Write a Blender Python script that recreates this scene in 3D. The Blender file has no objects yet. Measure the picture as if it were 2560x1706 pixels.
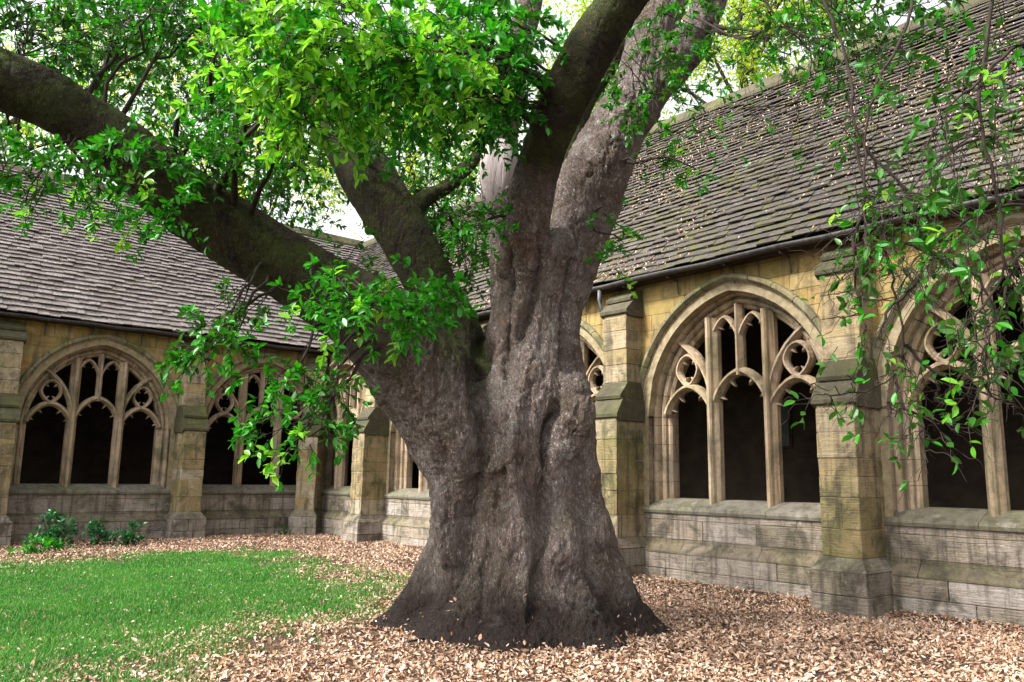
import bpy, math, random
import numpy as np
from mathutils import Vector, Matrix
from mathutils.bvhtree import BVHTree

random.seed(7)
rng = np.random.default_rng(7)
SC = bpy.context.scene
COL = SC.collection

# ------------------------------------------------------------------ camera
CAM = np.array([10.534, 20.546, 1.535])
YAW, PITCH, ROLL = math.radians(229.671), math.radians(9.462), math.radians(0.848)
FPX = 2035.873                                   # focal length for a 2560 px wide frame
Fv = np.array([math.cos(YAW)*math.cos(PITCH), math.sin(YAW)*math.cos(PITCH), math.sin(PITCH)])
_r = np.array([math.sin(YAW), -math.cos(YAW), 0.0]); _u = np.cross(_r, Fv)
Rv = math.cos(ROLL)*_r + math.sin(ROLL)*_u
Uv = -math.sin(ROLL)*_r + math.cos(ROLL)*_u
cd = bpy.data.cameras.new('camera'); co = bpy.data.objects.new('camera', cd); COL.objects.link(co)
cd.sensor_width = 36; cd.lens = 36*FPX/2560; cd.clip_start = 0.05; cd.clip_end = 600
co.matrix_world = Matrix(((Rv[0], Uv[0], -Fv[0], CAM[0]), (Rv[1], Uv[1], -Fv[1], CAM[1]), (Rv[2], Uv[2], -Fv[2], CAM[2]), (0, 0, 0, 1)))
SC.camera = co

# ------------------------------------------------------------------ sky, sun, exposure
SUN_AZ, SUN_EL = math.radians(-14), math.radians(44)        # azimuth from +x towards +y
w = bpy.data.worlds.new('World'); SC.world = w; w.use_nodes = True
nt = w.node_tree; nt.nodes.clear()
wo = nt.nodes.new('ShaderNodeOutputWorld'); bg = nt.nodes.new('ShaderNodeBackground')
sky = nt.nodes.new('ShaderNodeTexSky'); sky.sky_type = 'NISHITA'; sky.sun_disc = False
sky.sun_elevation = SUN_EL; sky.sun_rotation = math.radians(90) - SUN_AZ
sky.air_density = 1.0; sky.dust_density = 4.0; sky.ozone_density = 1.0
hs = nt.nodes.new('ShaderNodeHueSaturation'); hs.inputs['Saturation'].default_value = 0.12; hs.inputs['Value'].default_value = 1.0
nt.links.new(sky.outputs[0], hs.inputs['Color']); nt.links.new(hs.outputs[0], bg.inputs[0])
bg.inputs[1].default_value = 0.15
nt.links.new(bg.outputs[0], wo.inputs[0])
sl = bpy.data.lights.new('sun', 'SUN'); so = bpy.data.objects.new('sun', sl); COL.objects.link(so)
sl.energy = 2.4; sl.angle = math.radians(9); sl.color = (1.0, 0.96, 0.9)
sd = Vector((math.cos(SUN_EL)*math.cos(SUN_AZ), math.cos(SUN_EL)*math.sin(SUN_AZ), math.sin(SUN_EL)))
so.rotation_euler = sd.to_track_quat('Z', 'Y').to_euler(); so.location = (4, 10, 30)
SC.cycles.max_bounces = 7; SC.cycles.diffuse_bounces = 3; SC.cycles.glossy_bounces = 2; SC.cycles.transmission_bounces = 4; SC.cycles.transparent_max_bounces = 4
vs = SC.view_settings; vs.view_transform = 'Standard'; vs.look = 'None'; vs.exposure = 1.72; vs.gamma = 1.0; vs.use_curve_mapping = False
SC.render.film_transparent = False

K = 2560/2353                                    # survey marks were read off a 2353 px wide print
def at(x, y, d):                                 # a surveyed mark at distance d along the view axis -> world point
    x *= K; y *= K
    return CAM + d*(Fv + (x-1280)/FPX*Rv - (y-853)/FPX*Uv)
def size(px, d): return px*K*d/FPX
def project(p):
    v = np.asarray(p, float) - CAM; z = v@Fv
    return (1280 + FPX*(v@Rv)/z)/K, (853 - FPX*(v@Uv)/z)/K, z

# ------------------------------------------------------------------ helpers
def mesh(name, verts, faces, mat, smooth=False):
    me = bpy.data.meshes.new(name); me.from_pydata([tuple(map(float, v)) for v in verts], [], faces)
    if mat: me.materials.append(mat)
    if smooth: me.polygons.foreach_set('use_smooth', [True]*len(me.polygons))
    me.update(); return me
def link(name, me, parent=None, loc=None):
    o = bpy.data.objects.new(name, me); COL.objects.link(o)
    if parent is not None: o.parent = parent
    if loc is not None: o.location = loc
    return o
def tag(o, label=None, cat=None, group=None, kind=None):
    if label: o['label'] = label
    if cat: o['category'] = cat
    if group: o['group'] = group
    if kind: o['kind'] = kind
    return o
def soup(name, V, Fc, mat, smooth=False):        # V (n,3) array, Fc list of (k,m) int arrays
    me = bpy.data.meshes.new(name)
    V = np.asarray(V, np.float32); loops = np.concatenate([f.ravel() for f in Fc]).astype(np.int32)
    tot = np.concatenate([np.full(len(f), f.shape[1]) for f in Fc]).astype(np.int32)
    st = np.concatenate([[0], np.cumsum(tot)[:-1]]).astype(np.int32)
    me.vertices.add(len(V)); me.vertices.foreach_set('co', V.ravel())
    me.loops.add(len(loops)); me.loops.foreach_set('vertex_index', loops)
    me.polygons.add(len(tot)); me.polygons.foreach_set('loop_start', st); me.polygons.foreach_set('loop_total', tot)
    me.materials.append(mat); me.update(calc_edges=True)
    me.polygons.foreach_set('use_smooth', np.full(len(tot), bool(smooth))); me.validate(); return me
def hash3(i, j, k, s=0):
    n = (i*73856093) ^ (j*19349663) ^ (k*83492791) ^ (s*2654435)
    n = (n ^ (n >> 13))*1274126177; n = n & 0x7fffffff
    return ((n ^ (n >> 16)) & 0xffff)/65535.0
def vnoise(p, s=0):
    p = np.asarray(p, float); f = np.floor(p).astype(np.int64); t = p - f; t = t*t*(3-2*t); r = 0
    for a in (0, 1):
        for b in (0, 1):
            for c in (0, 1):
                wt = (t[:, 0] if a else 1-t[:, 0])*(t[:, 1] if b else 1-t[:, 1])*(t[:, 2] if c else 1-t[:, 2])
                r = r + wt*hash3(f[:, 0]+a, f[:, 1]+b, f[:, 2]+c, s)
    return r*2-1
def fbm(p, o=3, s=0):
    r = 0; a = 1
    for i in range(o): r = r + a*vnoise(np.asarray(p)*2**i, s+i); a *= .5
    return r

# ------------------------------------------------------------------ materials
class NB:
    def __init__(s, name):
        s.m = bpy.data.materials.new(name); s.m.use_nodes = True; s.t = s.m.node_tree; s.t.nodes.clear()
        s.out = s.n('ShaderNodeOutputMaterial')
    def n(s, ty, **kw):
        q = s.t.nodes.new(ty)
        for a, v in kw.items(): setattr(q, a, v)
        return q
    def l(s, a, b): s.t.links.new(a, b)
    def val(s, sock, v):
        if hasattr(v, 'is_linked') or hasattr(v, 'links'): s.l(v, sock)
        else: sock.default_value = v
    def noise(s, vec, scale, detail=4, rough=.55, dist=0):
        q = s.n('ShaderNodeTexNoise'); s.val(q.inputs['Scale'], scale); q.inputs['Detail'].default_value = detail
        q.inputs['Roughness'].default_value = rough; q.inputs['Distortion'].default_value = dist
        if vec: s.l(vec, q.inputs['Vector'])
        return q.outputs['Fac']
    def vor(s, vec, scale, feature='F1', out='Distance', rnd=1):
        q = s.n('ShaderNodeTexVoronoi', feature=feature); q.inputs['Scale'].default_value = scale; q.inputs['Randomness'].default_value = rnd
        if vec: s.l(vec, q.inputs['Vector'])
        return q.outputs[out]
    def ramp(s, fac, stops):
        q = s.n('ShaderNodeValToRGB'); e = q.color_ramp.elements
        while len(e) < len(stops): e.new(.5)
        for a, (p, c) in zip(e, stops):
            a.position = p; a.color = (c, c, c, 1) if not isinstance(c, tuple) else (*c, 1)
        s.l(fac, q.inputs[0]); return q.outputs[0]
    def mix(s, f, a, b, mode='MIX'):
        q = s.n('ShaderNodeMix', data_type='RGBA', blend_type=mode)
        s.val(q.inputs[0], f)
        for i, v in ((6, a), (7, b)):
            if isinstance(v, tuple): q.inputs[i].default_value = (*v, 1)
            else: s.l(v, q.inputs[i])
        return q.outputs[2]
    def math(s, op, a, b=0.0, clamp=False):
        q = s.n('ShaderNodeMath', operation=op, use_clamp=clamp); s.val(q.inputs[0], a); s.val(q.inputs[1], b); return q.outputs[0]
    def mapping(s, vec, scale=(1, 1, 1), rot=(0, 0, 0)):
        q = s.n('ShaderNodeMapping'); q.inputs['Scale'].default_value = scale; q.inputs['Rotation'].default_value = rot
        s.l(vec, q.inputs['Vector']); return q.outputs[0]
    def pos(s): return s.n('ShaderNodeNewGeometry').outputs['Position']
    def bump(s, h, strength, dist, nrm=None):
        q = s.n('ShaderNodeBump'); q.inputs['Strength'].default_value = strength; q.inputs['Distance'].default_value = dist
        s.l(h, q.inputs['Height'])
        if nrm: s.l(nrm, q.inputs['Normal'])
        return q.outputs[0]
    def pbsdf(s, col, rough=.85, nrm=None, spec=.3):
        q = s.n('ShaderNodeBsdfPrincipled'); s.val(q.inputs['Base Color'], (*col, 1) if isinstance(col, tuple) else col)
        s.val(q.inputs['Roughness'], rough); q.inputs['Specular IOR Level'].default_value = spec
        if nrm: s.l(nrm, q.inputs['Normal'])
        s.l(q.outputs[0], s.out.inputs[0]); return q

def stone_mat(name, tones, algae=.5, bed=.5, grey=0.3, rough_amp=.006):
    b = NB(name); P = b.pos()
    rnd = b.n('ShaderNodeObjectInfo').outputs['Random']
    n = len(tones); base = b.ramp(rnd, [(i/(n-1), c) for i, c in enumerate(tones)])
    big = b.noise(P, 1.7, 5, .6)
    mid = b.noise(P, 7, 6, .65, .4)
    fine = b.noise(P, 55, 4, .6)
    bedv = b.mapping(P, (2.2, 2.2, 46), (.05, .03, 0)); bedn = b.noise(bedv, 1, 5, .6, .8)
    base = b.mix(b.math('MULTIPLY', b.ramp(mid, [(.35, 0), (.7, 1)]), .45), base, tuple(x*.55 for x in tones[0]))
    base = b.mix(b.math('MULTIPLY', b.ramp(bedn, [(.4, 0), (.62, 1)]), bed*.7), base, tuple(x*.62+.01 for x in tones[-1]))
    base = b.mix(b.math('MULTIPLY', b.ramp(fine, [(.5, 0), (.75, 1)]), .35), base, tuple(min(1, x*1.45) for x in tones[1]))
    gm = b.math('MULTIPLY', b.ramp(b.noise(P, 1.1, 6, .7), [(.48, 0), (.66, 1)]), algae)
    base = b.mix(gm, base, (.115, .125, .035))
    gr = b.math('MULTIPLY', b.ramp(b.noise(P, 2.2, 7, .75, .6), [(.48, 0), (.62, .9)]), grey, True)
    base = b.mix(gr, base, (.048, .042, .032))
    base = b.mix(b.ramp(b.noise(P, 3.4, 7, .75, .3), [(.58, 0), (.70, .6)]), base, tuple(min(1, x*1.35+.05) for x in tones[1]))
    strk = b.noise(b.mapping(P, (9, 9, .7)), 1, 5, .6, .4)
    base = b.mix(b.math('MULTIPLY', b.ramp(strk, [(.50, 0), (.64, 1)]), .6), base, (.055, .046, .032))
    h = b.math('ADD', b.math('MULTIPLY', bedn, bed), b.math('ADD', b.math('MULTIPLY', mid, .9), b.math('MULTIPLY', fine, .35)))
    b.pbsdf(base, .92, b.bump(h, 1.0, rough_amp*2.2), .15)
    return b.m
M = {}
M['ashlar'] = stone_mat('ashlar', [(0.29, 0.19, 0.065), (0.37, 0.255, 0.1), (0.26, 0.19, 0.065), (0.37, 0.225, 0.08), (0.33, 0.26, 0.125), (0.24, 0.175, 0.055)], 0.8, 0.25, 0.5, 0.005)
M['lower'] = stone_mat('lower_stone', [(0.26, 0.205, 0.15), (0.34, 0.285, 0.235), (0.2, 0.158, 0.11), (0.43, 0.38, 0.34), (0.27, 0.21, 0.14), (0.37, 0.32, 0.28)], 0.32, 0.9, 0.85, 0.014)
M['butt'] = stone_mat('buttress_stone', [(0.27, 0.195, 0.09), (0.35, 0.27, 0.15), (0.24, 0.18, 0.075), (0.41, 0.35, 0.265), (0.28, 0.195, 0.08), (0.36, 0.29, 0.18)], 0.7, 0.6, 0.75, 0.012)
M['dress'] = stone_mat('dressed_stone', [(0.37, 0.27, 0.185), (0.41, 0.31, 0.215), (0.34, 0.245, 0.15), (0.44, 0.34, 0.255), (0.36, 0.285, 0.17)], 0.5, 0.2, 0.5, 0.005)
M['hood'] = stone_mat('hood_stone', [(0.22, 0.182, 0.094), (0.242, 0.22, 0.143), (0.182, 0.182, 0.077), (0.253, 0.22, 0.165), (0.198, 0.165, 0.077)], .9, .2, .55)
M['cap'] = stone_mat('weathering_stone', [(0.06, 0.055, 0.03), (0.095, 0.085, 0.055), (0.05, 0.052, 0.022), (0.11, 0.095, 0.065)], 0.7, 0.4, 0.6, 0.014)
M['sill'] = stone_mat('sill_stone', [(0.149, 0.136, 0.098), (0.19, 0.172, 0.138), (0.138, 0.124, 0.086), (0.218, 0.196, 0.155)], .6, .5, .5)
M['mossy'] = stone_mat('mossy_plinth', [(0.16, 0.128, 0.085), (0.23, 0.19, 0.145), (0.12, 0.108, 0.06), (0.3, 0.26, 0.22), (0.17, 0.135, 0.085)], 0.45, 0.7, 0.95, 0.014)

b = NB('mortar'); P = b.pos(); b.pbsdf(b.ramp(b.noise(P, 9, 5), [(.3, (.15, .12, .07)), (.7, (.32, .26, .16))]), .95, b.bump(b.noise(P, 60, 3), .5, .01)); M['mortar'] = b.m
b = NB('inner_shade_tone'); P = b.pos(); b.pbsdf(b.ramp(b.noise(P, 3, 5), [(.3, (.03, .021, .015)), (.7, (.065, .047, .032))]), .95); M['inner'] = b.m  # near-black stone: the deep shade of the walk is put into its colour
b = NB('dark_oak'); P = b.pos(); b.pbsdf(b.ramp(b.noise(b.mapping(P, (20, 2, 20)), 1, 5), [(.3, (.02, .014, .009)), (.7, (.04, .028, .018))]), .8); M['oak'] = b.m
b = NB('gutter_iron'); P = b.pos(); b.pbsdf(b.ramp(b.noise(P, 12, 5), [(.3, (.022, .021, .022)), (.75, (.07, .062, .055))]), .6, b.bump(b.noise(P, 40, 3), .3, .004)); M['iron'] = b.m
b = NB('lead_pipe'); P = b.pos(); b.pbsdf(b.ramp(b.noise(P, 10, 5), [(.3, (.07, .07, .078)), (.75, (.13, .13, .14))]), .55); M['lead'] = b.m
b = NB('tablet_slate'); P = b.pos(); b.pbsdf(b.ramp(b.noise(P, 4, 5), [(.3, (.035, .045, .038)), (.75, (.07, .085, .072))]), .5); M['tablet'] = b.m

def slate_mat(name, island, k=1.0, ms=.8, m0=.53):
    b = NB(name); P = b.pos()
    rnd = b.n('ShaderNodeNewGeometry').outputs['Random Per Island'] if island else b.n('ShaderNodeObjectInfo').outputs['Random']
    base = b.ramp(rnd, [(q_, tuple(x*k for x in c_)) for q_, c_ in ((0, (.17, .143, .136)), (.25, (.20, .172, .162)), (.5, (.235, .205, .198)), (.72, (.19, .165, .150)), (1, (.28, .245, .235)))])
    n1 = b.noise(P, 16, 6, .7); n2 = b.noise(P, 1.3, 5, .65)
    base = b.mix(b.ramp(n1, [(.45, 0), (.7, .8)]), base, (.065, .055, .048))
    base = b.mix(b.ramp(b.noise(P, 34, 4, .7), [(.58, 0), (.74, .6)]), base, (.36, .33, .30))
    moss = b.math('MULTIPLY', b.ramp(b.noise(P, 7, 6, .75), [(m0, 0), (m0+.13, 1)]), b.ramp(n2, [(m0-.11, 0), (m0+.11, 1)]))
    base = b.mix(b.math('MULTIPLY', moss, ms), base, (.09, .092, .022))
    b.pbsdf(base, .9, b.bump(b.math('ADD', n1, b.noise(P, 70, 3)), .9, .012), .2); return b.m
M['slate1'] = slate_mat('stone_slate', False); M['slateN'] = slate_mat('stone_slate_field', True)
M['slate1m'] = slate_mat('mossy_shaded_slate', False, .34, .85, .47); M['slateNm'] = slate_mat('mossy_shaded_slate_field', True, .34, .85, .47)  # mossier, with the tree's shade over this roof put into the slate tone

def leaf_mat(name, cols, trans=.45, rough=.38, spec=.45, tcol=None):
    b = NB(name); g = b.n('ShaderNodeNewGeometry')
    oi = b.n('ShaderNodeObjectInfo').outputs['Random']
    r = b.math('FRACT', b.math('ADD', g.outputs['Random Per Island'], oi))
    n = len(cols); base = b.ramp(r, [(i/(n-1), c) for i, c in enumerate(cols)])
    base = b.mix(b.ramp(b.noise(g.outputs['Position'], 1.6, 3), [(.35, 0), (.7, .45)]), base, tuple(x*.7 for x in cols[0]))
    p = b.n('ShaderNodeBsdfPrincipled'); b.l(base, p.inputs['Base Color']); p.inputs['Roughness'].default_value = rough
    p.inputs['Specular IOR Level'].default_value = spec
    t = b.n('ShaderNodeBsdfTranslucent')
    b.l(b.mix(1.0, base, tcol or (1.0, 1.0, .45), 'MULTIPLY'), t.inputs[0])
    m = b.n('ShaderNodeMixShader'); m.inputs[0].default_value = trans
    b.l(p.outputs[0], m.inputs[1]); b.l(t.outputs[0], m.inputs[2]); b.l(m.outputs[0], b.out.inputs[0]); return b.m
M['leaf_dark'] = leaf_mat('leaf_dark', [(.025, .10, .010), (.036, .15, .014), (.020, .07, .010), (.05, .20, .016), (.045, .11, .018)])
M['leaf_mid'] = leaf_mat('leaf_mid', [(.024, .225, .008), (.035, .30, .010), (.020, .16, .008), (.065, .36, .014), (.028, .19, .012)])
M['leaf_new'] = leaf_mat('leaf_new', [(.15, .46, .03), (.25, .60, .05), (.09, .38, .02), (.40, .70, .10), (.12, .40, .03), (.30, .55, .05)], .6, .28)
M['leaf_bg'] = leaf_mat('leaf_background', [(.28, .46, .04), (.42, .60, .06), (.20, .36, .03), (.55, .66, .09), (.34, .42, .05)], .68, .5, .3)
M['leaf_shrub'] = leaf_mat('leaf_shrub', [(.02, .13, .045), (.03, .18, .055), (.015, .09, .03), (.05, .20, .05)], .35)
b = NB('fallen_leaf'); g = b.n('ShaderNodeNewGeometry')
c = b.ramp(g.outputs['Random Per Island'], [(0, (.16, .075, .038)), (.15, (.36, .215, .14)), (.33, (.54, .41, .33)), (.45, (.20, .095, .05)), (.62, (.62, .50, .42)), (.72, (.10, .052, .034)), (.85, (.45, .29, .19)), (1, (.66, .55, .47))])
c = b.mix(b.ramp(b.noise(g.outputs['Position'], 70, 3), [(.45, 0), (.75, .5)]), c, (.16, .09, .055))
c = b.mix(1.0, c, (1.12, 1.08, 1.0), 'MULTIPLY')
c = b.mix(b.ramp(b.noise(g.outputs['Position'], 1.1, 5, .7), [(.48, 0), (.68, .4)]), c, (.17, .095, .055)); b.pbsdf(c, .75, None, .3); M['litter'] = b.m
b = NB('grass_blade'); g = b.n('ShaderNodeNewGeometry')
c = b.ramp(g.outputs['Random Per Island'], [(0, (.010, .105, .009)), (.4, (.020, .175, .014)), (.7, (.05, .235, .024)), (.88, (.15, .29, .05)), (1, (.38, .36, .17))])
c = b.mix(b.ramp(b.noise(g.outputs['Position'], .8, 4, .6), [(.46, 0), (.62, .6)]), c, (.08, .26, .03)); 
p = b.pbsdf(c, .55, None, .25)
t = b.n('ShaderNodeBsdfTranslucent'); b.l(c, t.inputs[0]); mx = b.n('ShaderNodeMixShader'); mx.inputs[0].default_value = .35
b.l(p.outputs[0], mx.inputs[1]); b.l(t.outputs[0], mx.inputs[2]); b.l(mx.outputs[0], b.out.inputs[0]); M['grass'] = b.m
b = NB('earth'); P = b.pos()
c = b.mix(b.ramp(b.noise(P, 30, 5, .7), [(.35, 0), (.7, 1)]), (.04, .026, .018), (.16, .10, .07))
c = b.mix(b.ramp(b.vor(P, 26, 'F1', 'Distance'), [(.1, .0), (.5, .8)]), c, (.05, .032, .022))
b.pbsdf(c, .95, b.bump(b.noise(P, 45, 4), .8, .02), .1); M['earth'] = b.m

def bark_mat(name):
    b = NB(name); g = b.n('ShaderNodeNewGeometry'); P = g.outputs['Position']
    at_ = b.n('ShaderNodeAttribute'); at_.attribute_name = 'limb'; lw = at_.outputs['Fac']
    wn = b.n('ShaderNodeTexNoise'); wn.inputs['Scale'].default_value = 11; wn.inputs['Detail'].default_value = 5; b.l(P, wn.inputs['Vector'])
    dv = b.n('ShaderNodeVectorMath', operation='MULTIPLY_ADD'); b.l(wn.outputs['Color'], dv.inputs[0]); dv.inputs[1].default_value = (.085, .085, .16); b.l(P, dv.inputs[2])
    pv = b.mapping(dv.outputs[0], (1, 1, .40))
    v1 = b.vor(pv, 30, 'DISTANCE_TO_EDGE'); v2 = b.vor(pv, 62, 'DISTANCE_TO_EDGE')
    r1 = b.noise(b.mapping(P, (1, 1, .35)), 17, 6, .75, 1.0); rid = b.math('ABSOLUTE', b.math('SUBTRACT', r1, .5))
    crack = b.math('MAXIMUM', b.ramp(v1, [(0, 1), (.13, 0)]), b.math('MAXIMUM', b.math('MULTIPLY', b.ramp(v2, [(0, 1), (.16, 0)]), .6), b.ramp(rid, [(0, 1), (.045, 0)])))
    n1 = b.noise(P, 1.7, 6, .7, .6); n2 = b.noise(P, 20, 6, .8); n3 = b.noise(b.mapping(P, (6, 6, .8)), 1, 6, .68, .7); n4 = b.noise(P, 9, 6, .82, .6); n5 = b.noise(P, 1.2, 5, .6)
    def tone(c):
        base = b.ramp(n1, [(.34, c[0]), (.47, c[1]), (.62, c[2])])
        base = b.mix(b.ramp(n5, [(.5, 0), (.66, .55)]), base, c[5])
        base = b.mix(b.ramp(n2, [(.45, 0), (.70, .75)]), base, c[3])
        base = b.mix(b.ramp(n3, [(.53, 0), (.66, .6)]), base, tuple(x*.5 for x in c[0]))
        base = b.mix(b.ramp(n4, [(.54, 0), (.63, .85)]), base, c[4])
        return b.mix(b.math('MULTIPLY', crack, .58), base, tuple(x*.30 for x in c[0]))
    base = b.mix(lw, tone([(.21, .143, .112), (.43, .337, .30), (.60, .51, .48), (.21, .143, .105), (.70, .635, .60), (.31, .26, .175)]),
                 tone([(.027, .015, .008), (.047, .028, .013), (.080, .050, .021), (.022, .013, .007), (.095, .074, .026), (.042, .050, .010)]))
    sp = b.n('ShaderNodeSeparateXYZ'); b.l(g.outputs['Normal'], sp.inputs[0])
    mm = b.math('MULTIPLY', b.ramp(sp.outputs[2], [(0, .45), (.5, 1)]), b.ramp(b.noise(P, 2.6, 6, .75), [(.42, 0), (.60, 1)]))
    base = b.mix(b.math('MULTIPLY', mm, b.math('ADD', b.math('MULTIPLY', lw, .72), .22)), base, (.080, .115, .012))
    base = b.mix(b.math('MULTIPLY', b.ramp(b.noise(P, 1.9, 7, .78, .4), [(.55, 0), (.66, .75)]), b.math('SUBTRACT', 1.0, lw)), base, (.22, .135, .09))
    base = b.mix(b.math('MULTIPLY', b.ramp(b.noise(b.mapping(P, (1, 1, .7), (.4, .2, 1)), 2.3, 7, .8, .4), [(.57, 0), (.66, .7)]), b.math('SUBTRACT', 1.0, lw)), base, (.42, .43, .38))
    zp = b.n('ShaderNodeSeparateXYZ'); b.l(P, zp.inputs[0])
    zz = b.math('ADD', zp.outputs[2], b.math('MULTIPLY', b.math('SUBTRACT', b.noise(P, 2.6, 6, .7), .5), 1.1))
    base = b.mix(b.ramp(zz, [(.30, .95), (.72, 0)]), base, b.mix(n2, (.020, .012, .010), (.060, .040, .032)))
    h = b.math('ADD', b.math('MULTIPLY', b.math('SUBTRACT', 1.0, crack), 1.2), b.math('ADD', b.math('MULTIPLY', n2, 1.0), b.math('MULTIPLY', n4, .6)))
    b.pbsdf(base, .85, b.bump(h, 1.0, .035), .25); return b.m
M['bark'] = bark_mat('bark')
b = NB('twig_bark'); P = b.pos(); b.pbsdf(b.ramp(b.noise(P, 14, 4), [(.3, (.012, .008, .006)), (.7, (.038, .026, .018))]), .9); M['twig'] = b.m
b = NB('scar_wood'); P = b.pos(); n1 = b.noise(b.mapping(P, (16, 16, 2)), 1, 5, .6, .6)
b.pbsdf(b.mix(b.ramp(n1, [(.52, 0), (.70, .6)]), (.36, .305, .30), (.20, .16, .15)), .85, b.bump(n1, .8, .02), .2); M['scar'] = b.m

# ------------------------------------------------------------------ ground
LAWN = [(9.9, 4.6), (7.89, 4.14), (6.44, 3.68), (4.84, 3.59), (3.3, 3.9), (2.75, 4.9), (3.0, 7.2), (3.7, 10.1), (4.5, 11.6), (5.5, 12.5), (6.8, 13.3), (8.0, 14.0), (9.4, 15.2), (13, 16), (16, 12), (16, 4)]
def inside(px, py, poly):
    r = np.zeros(len(px), bool); j = len(poly)-1
    for i in range(len(poly)):
        xi, yi = poly[i]; xj, yj = poly[j]
        c = ((yi > py) != (yj > py)) & (px < (xj-xi)*(py-yi)/(yj-yi+1e-12)+xi); r ^= c; j = i
    return r
def edge_dist(px, py, poly):
    d = np.full(len(px), 1e9)
    for i in range(len(poly)):
        a = np.array(poly[i-1]); c = np.array(poly[i]); ab = c-a
        t = np.clip(((px-a[0])*ab[0]+(py-a[1])*ab[1])/(ab@ab), 0, 1)
        d = np.minimum(d, np.hypot(px-a[0]-t*ab[0], py-a[1]-t*ab[1]))
    return np.where(inside(px, py, poly), d, -d)
TREE = at(1210, 1400, 8.42); TREE[2] = 0
def gz(x, y):
    x = np.asarray(x, float); y = np.asarray(y, float)
    p = np.stack([x*.6, y*.6, x*0], -1).reshape(-1, 3)
    z = (.035*vnoise(p, 3)).reshape(x.shape)
    r = np.hypot(x-TREE[0], y-TREE[1]); z = z + .10*np.exp(-(r/1.5)**2)
    z = z - .09*np.exp(-((x-.3)/1.4)**2-((y-15.8)/1.6)**2)
    inz = np.clip(np.minimum(x, y)*2, 0, 1)      # level under the buildings
    return z*inz - .0
gx = np.concatenate([[-90, -40, -10], np.linspace(-.5, 12, 84), [20, 45, 120]]); gy = np.concatenate([[-90, -40, -10], np.linspace(-.5, 21, 140), [30, 55, 120]])
X, Y = np.meshgrid(gx, gy, indexing='ij'); Z = gz(X, Y); nx, ny = X.shape
idx = np.arange(nx*ny).reshape(nx, ny)
q = np.stack([idx[:-1, :-1], idx[1:, :-1], idx[1:, 1:], idx[:-1, 1:]], -1).reshape(-1, 4)
tag(link('ground', soup('ground', np.stack([X, Y, Z], -1).reshape(-1, 3), [q], M['earth'], True)), 'brown earth of the cloister garth under the fallen leaves', 'ground', kind='structure')

# ------------------------------------------------------------------ cloister ranges
EAVE_D, EAVE_Z, RIDGE_D, RIDGE_Z = .30, 4.90, -2.7, 9.10
HW, ARC_C, ARC_R, SPR = 1.43, .284, 1.714, 2.55
SILLZ, BAY = 1.22, 4.0
def arch_z(u, dl):                               # arch line offset dl outwards; -inf outside
    u = np.abs(np.asarray(u, float)); v = (ARC_R+dl)**2-(u+ARC_C)**2
    return np.where(u < HW+dl, SPR+np.sqrt(np.maximum(v, 0)), -9)
def arch_pt(t, dl, side):
    th = t*math.acos(ARC_C/(ARC_R+dl)); return side*(-ARC_C+(ARC_R+dl)*math.cos(th)), SPR+(ARC_R+dl)*math.sin(th)

class Wall:
    def __init__(s, name, label, flip, first, nb, length, u0):
        s.flip = flip; s.first = first; s.nb = nb; s.len = length; s.u0 = u0
        s.root = bpy.data.objects.new(name, None); COL.objects.link(s.root)
        s.base = (0, length/2, 0) if flip else (length/2, 0, 0); s.root.location = s.base
        tag(s.root, label, 'building', 'sandstone ranges round the cloister garth')
    def W(s, v): return (v[1], v[0], v[2]) if s.flip else (v[0], v[1], v[2])      # (u, d, z) -> world
    def mesh(s, name, V, Fc, mat, smooth=False):
        if s.flip: Fc = [tuple(reversed(f)) for f in Fc]
        return mesh(name, [s.W(v) for v in V], Fc, mat, smooth)
    def part(s, name, me, parent=None, du=0):
        if parent is None: o = link(name, me, s.root); off = s.W((du, 0, 0)); o.location = [off[i]-s.base[i] for i in range(3)]
        else: o = link(name, me, parent); o.location = s.W((du, 0, 0))
        return o
    def empty(s, name):
        o = link(name, None, s.root); o.location = [-c for c in s.base]; return o

def prism(poly, d0, d1, bev=.0, jit=0):           # poly CCW in (u, z); back at d0, front at d1, chamfered front arris
    n = len(poly); c = np.mean(poly, 0); V = []; P = np.array(poly, float)
    inset = []
    for i in range(n):
        a, b_, e = P[i-1], P[i], P[(i+1) % n]
        t1 = (b_-a)/(np.linalg.norm(b_-a)+1e-9); t2 = (e-b_)/(np.linalg.norm(e-b_)+1e-9)
        nn = np.array([-(t1[1]+t2[1]), t1[0]+t2[0]]); nn /= (np.linalg.norm(nn)+1e-9); inset.append(b_+nn*bev)
    for p in P: V.append((p[0], d0, p[1]))
    for p in P: V.append((p[0], d1-bev*.8, p[1]))
    for p in inset: V.append((p[0], d1+random.uniform(-jit, jit), p[1]))
    Fc = []
    for i in range(n):
        j = (i+1) % n; Fc += [(i, j, n+j, n+i), (n+i, n+j, 2*n+j, 2*n+i)]
    Fc.append(tuple(range(2*n, 3*n))); return V, Fc
def block(u0, u1, d0, d1, z0, z1, j=.006):         # free-standing stone, softened and slightly out of true
    e = lambda: random.uniform(-j, j)
    bv = .009; V = []
    for z, ins in ((z0, bv), (z0+bv, 0), (z1-bv, 0), (z1, bv)):
        for (u, d) in ((u0+ins, d0), (u1-ins, d0), (u1-ins, d1-ins-bv), (u1-ins-bv, d1-ins), (u0+ins+bv, d1-ins), (u0+ins, d1-ins-bv)):
            V.append((u+e(), d+(e() if d > d0 else 0), z+e()*.5))
    Fc = []
    for k in range(3):
        for i in range(6):
            a = k*6+i; c = k*6+(i+1) % 6; Fc.append((a, c, c+6, a+6))
    Fc += [tuple(range(5, -1, -1)), tuple(range(18, 24))]; return V, Fc
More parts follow.
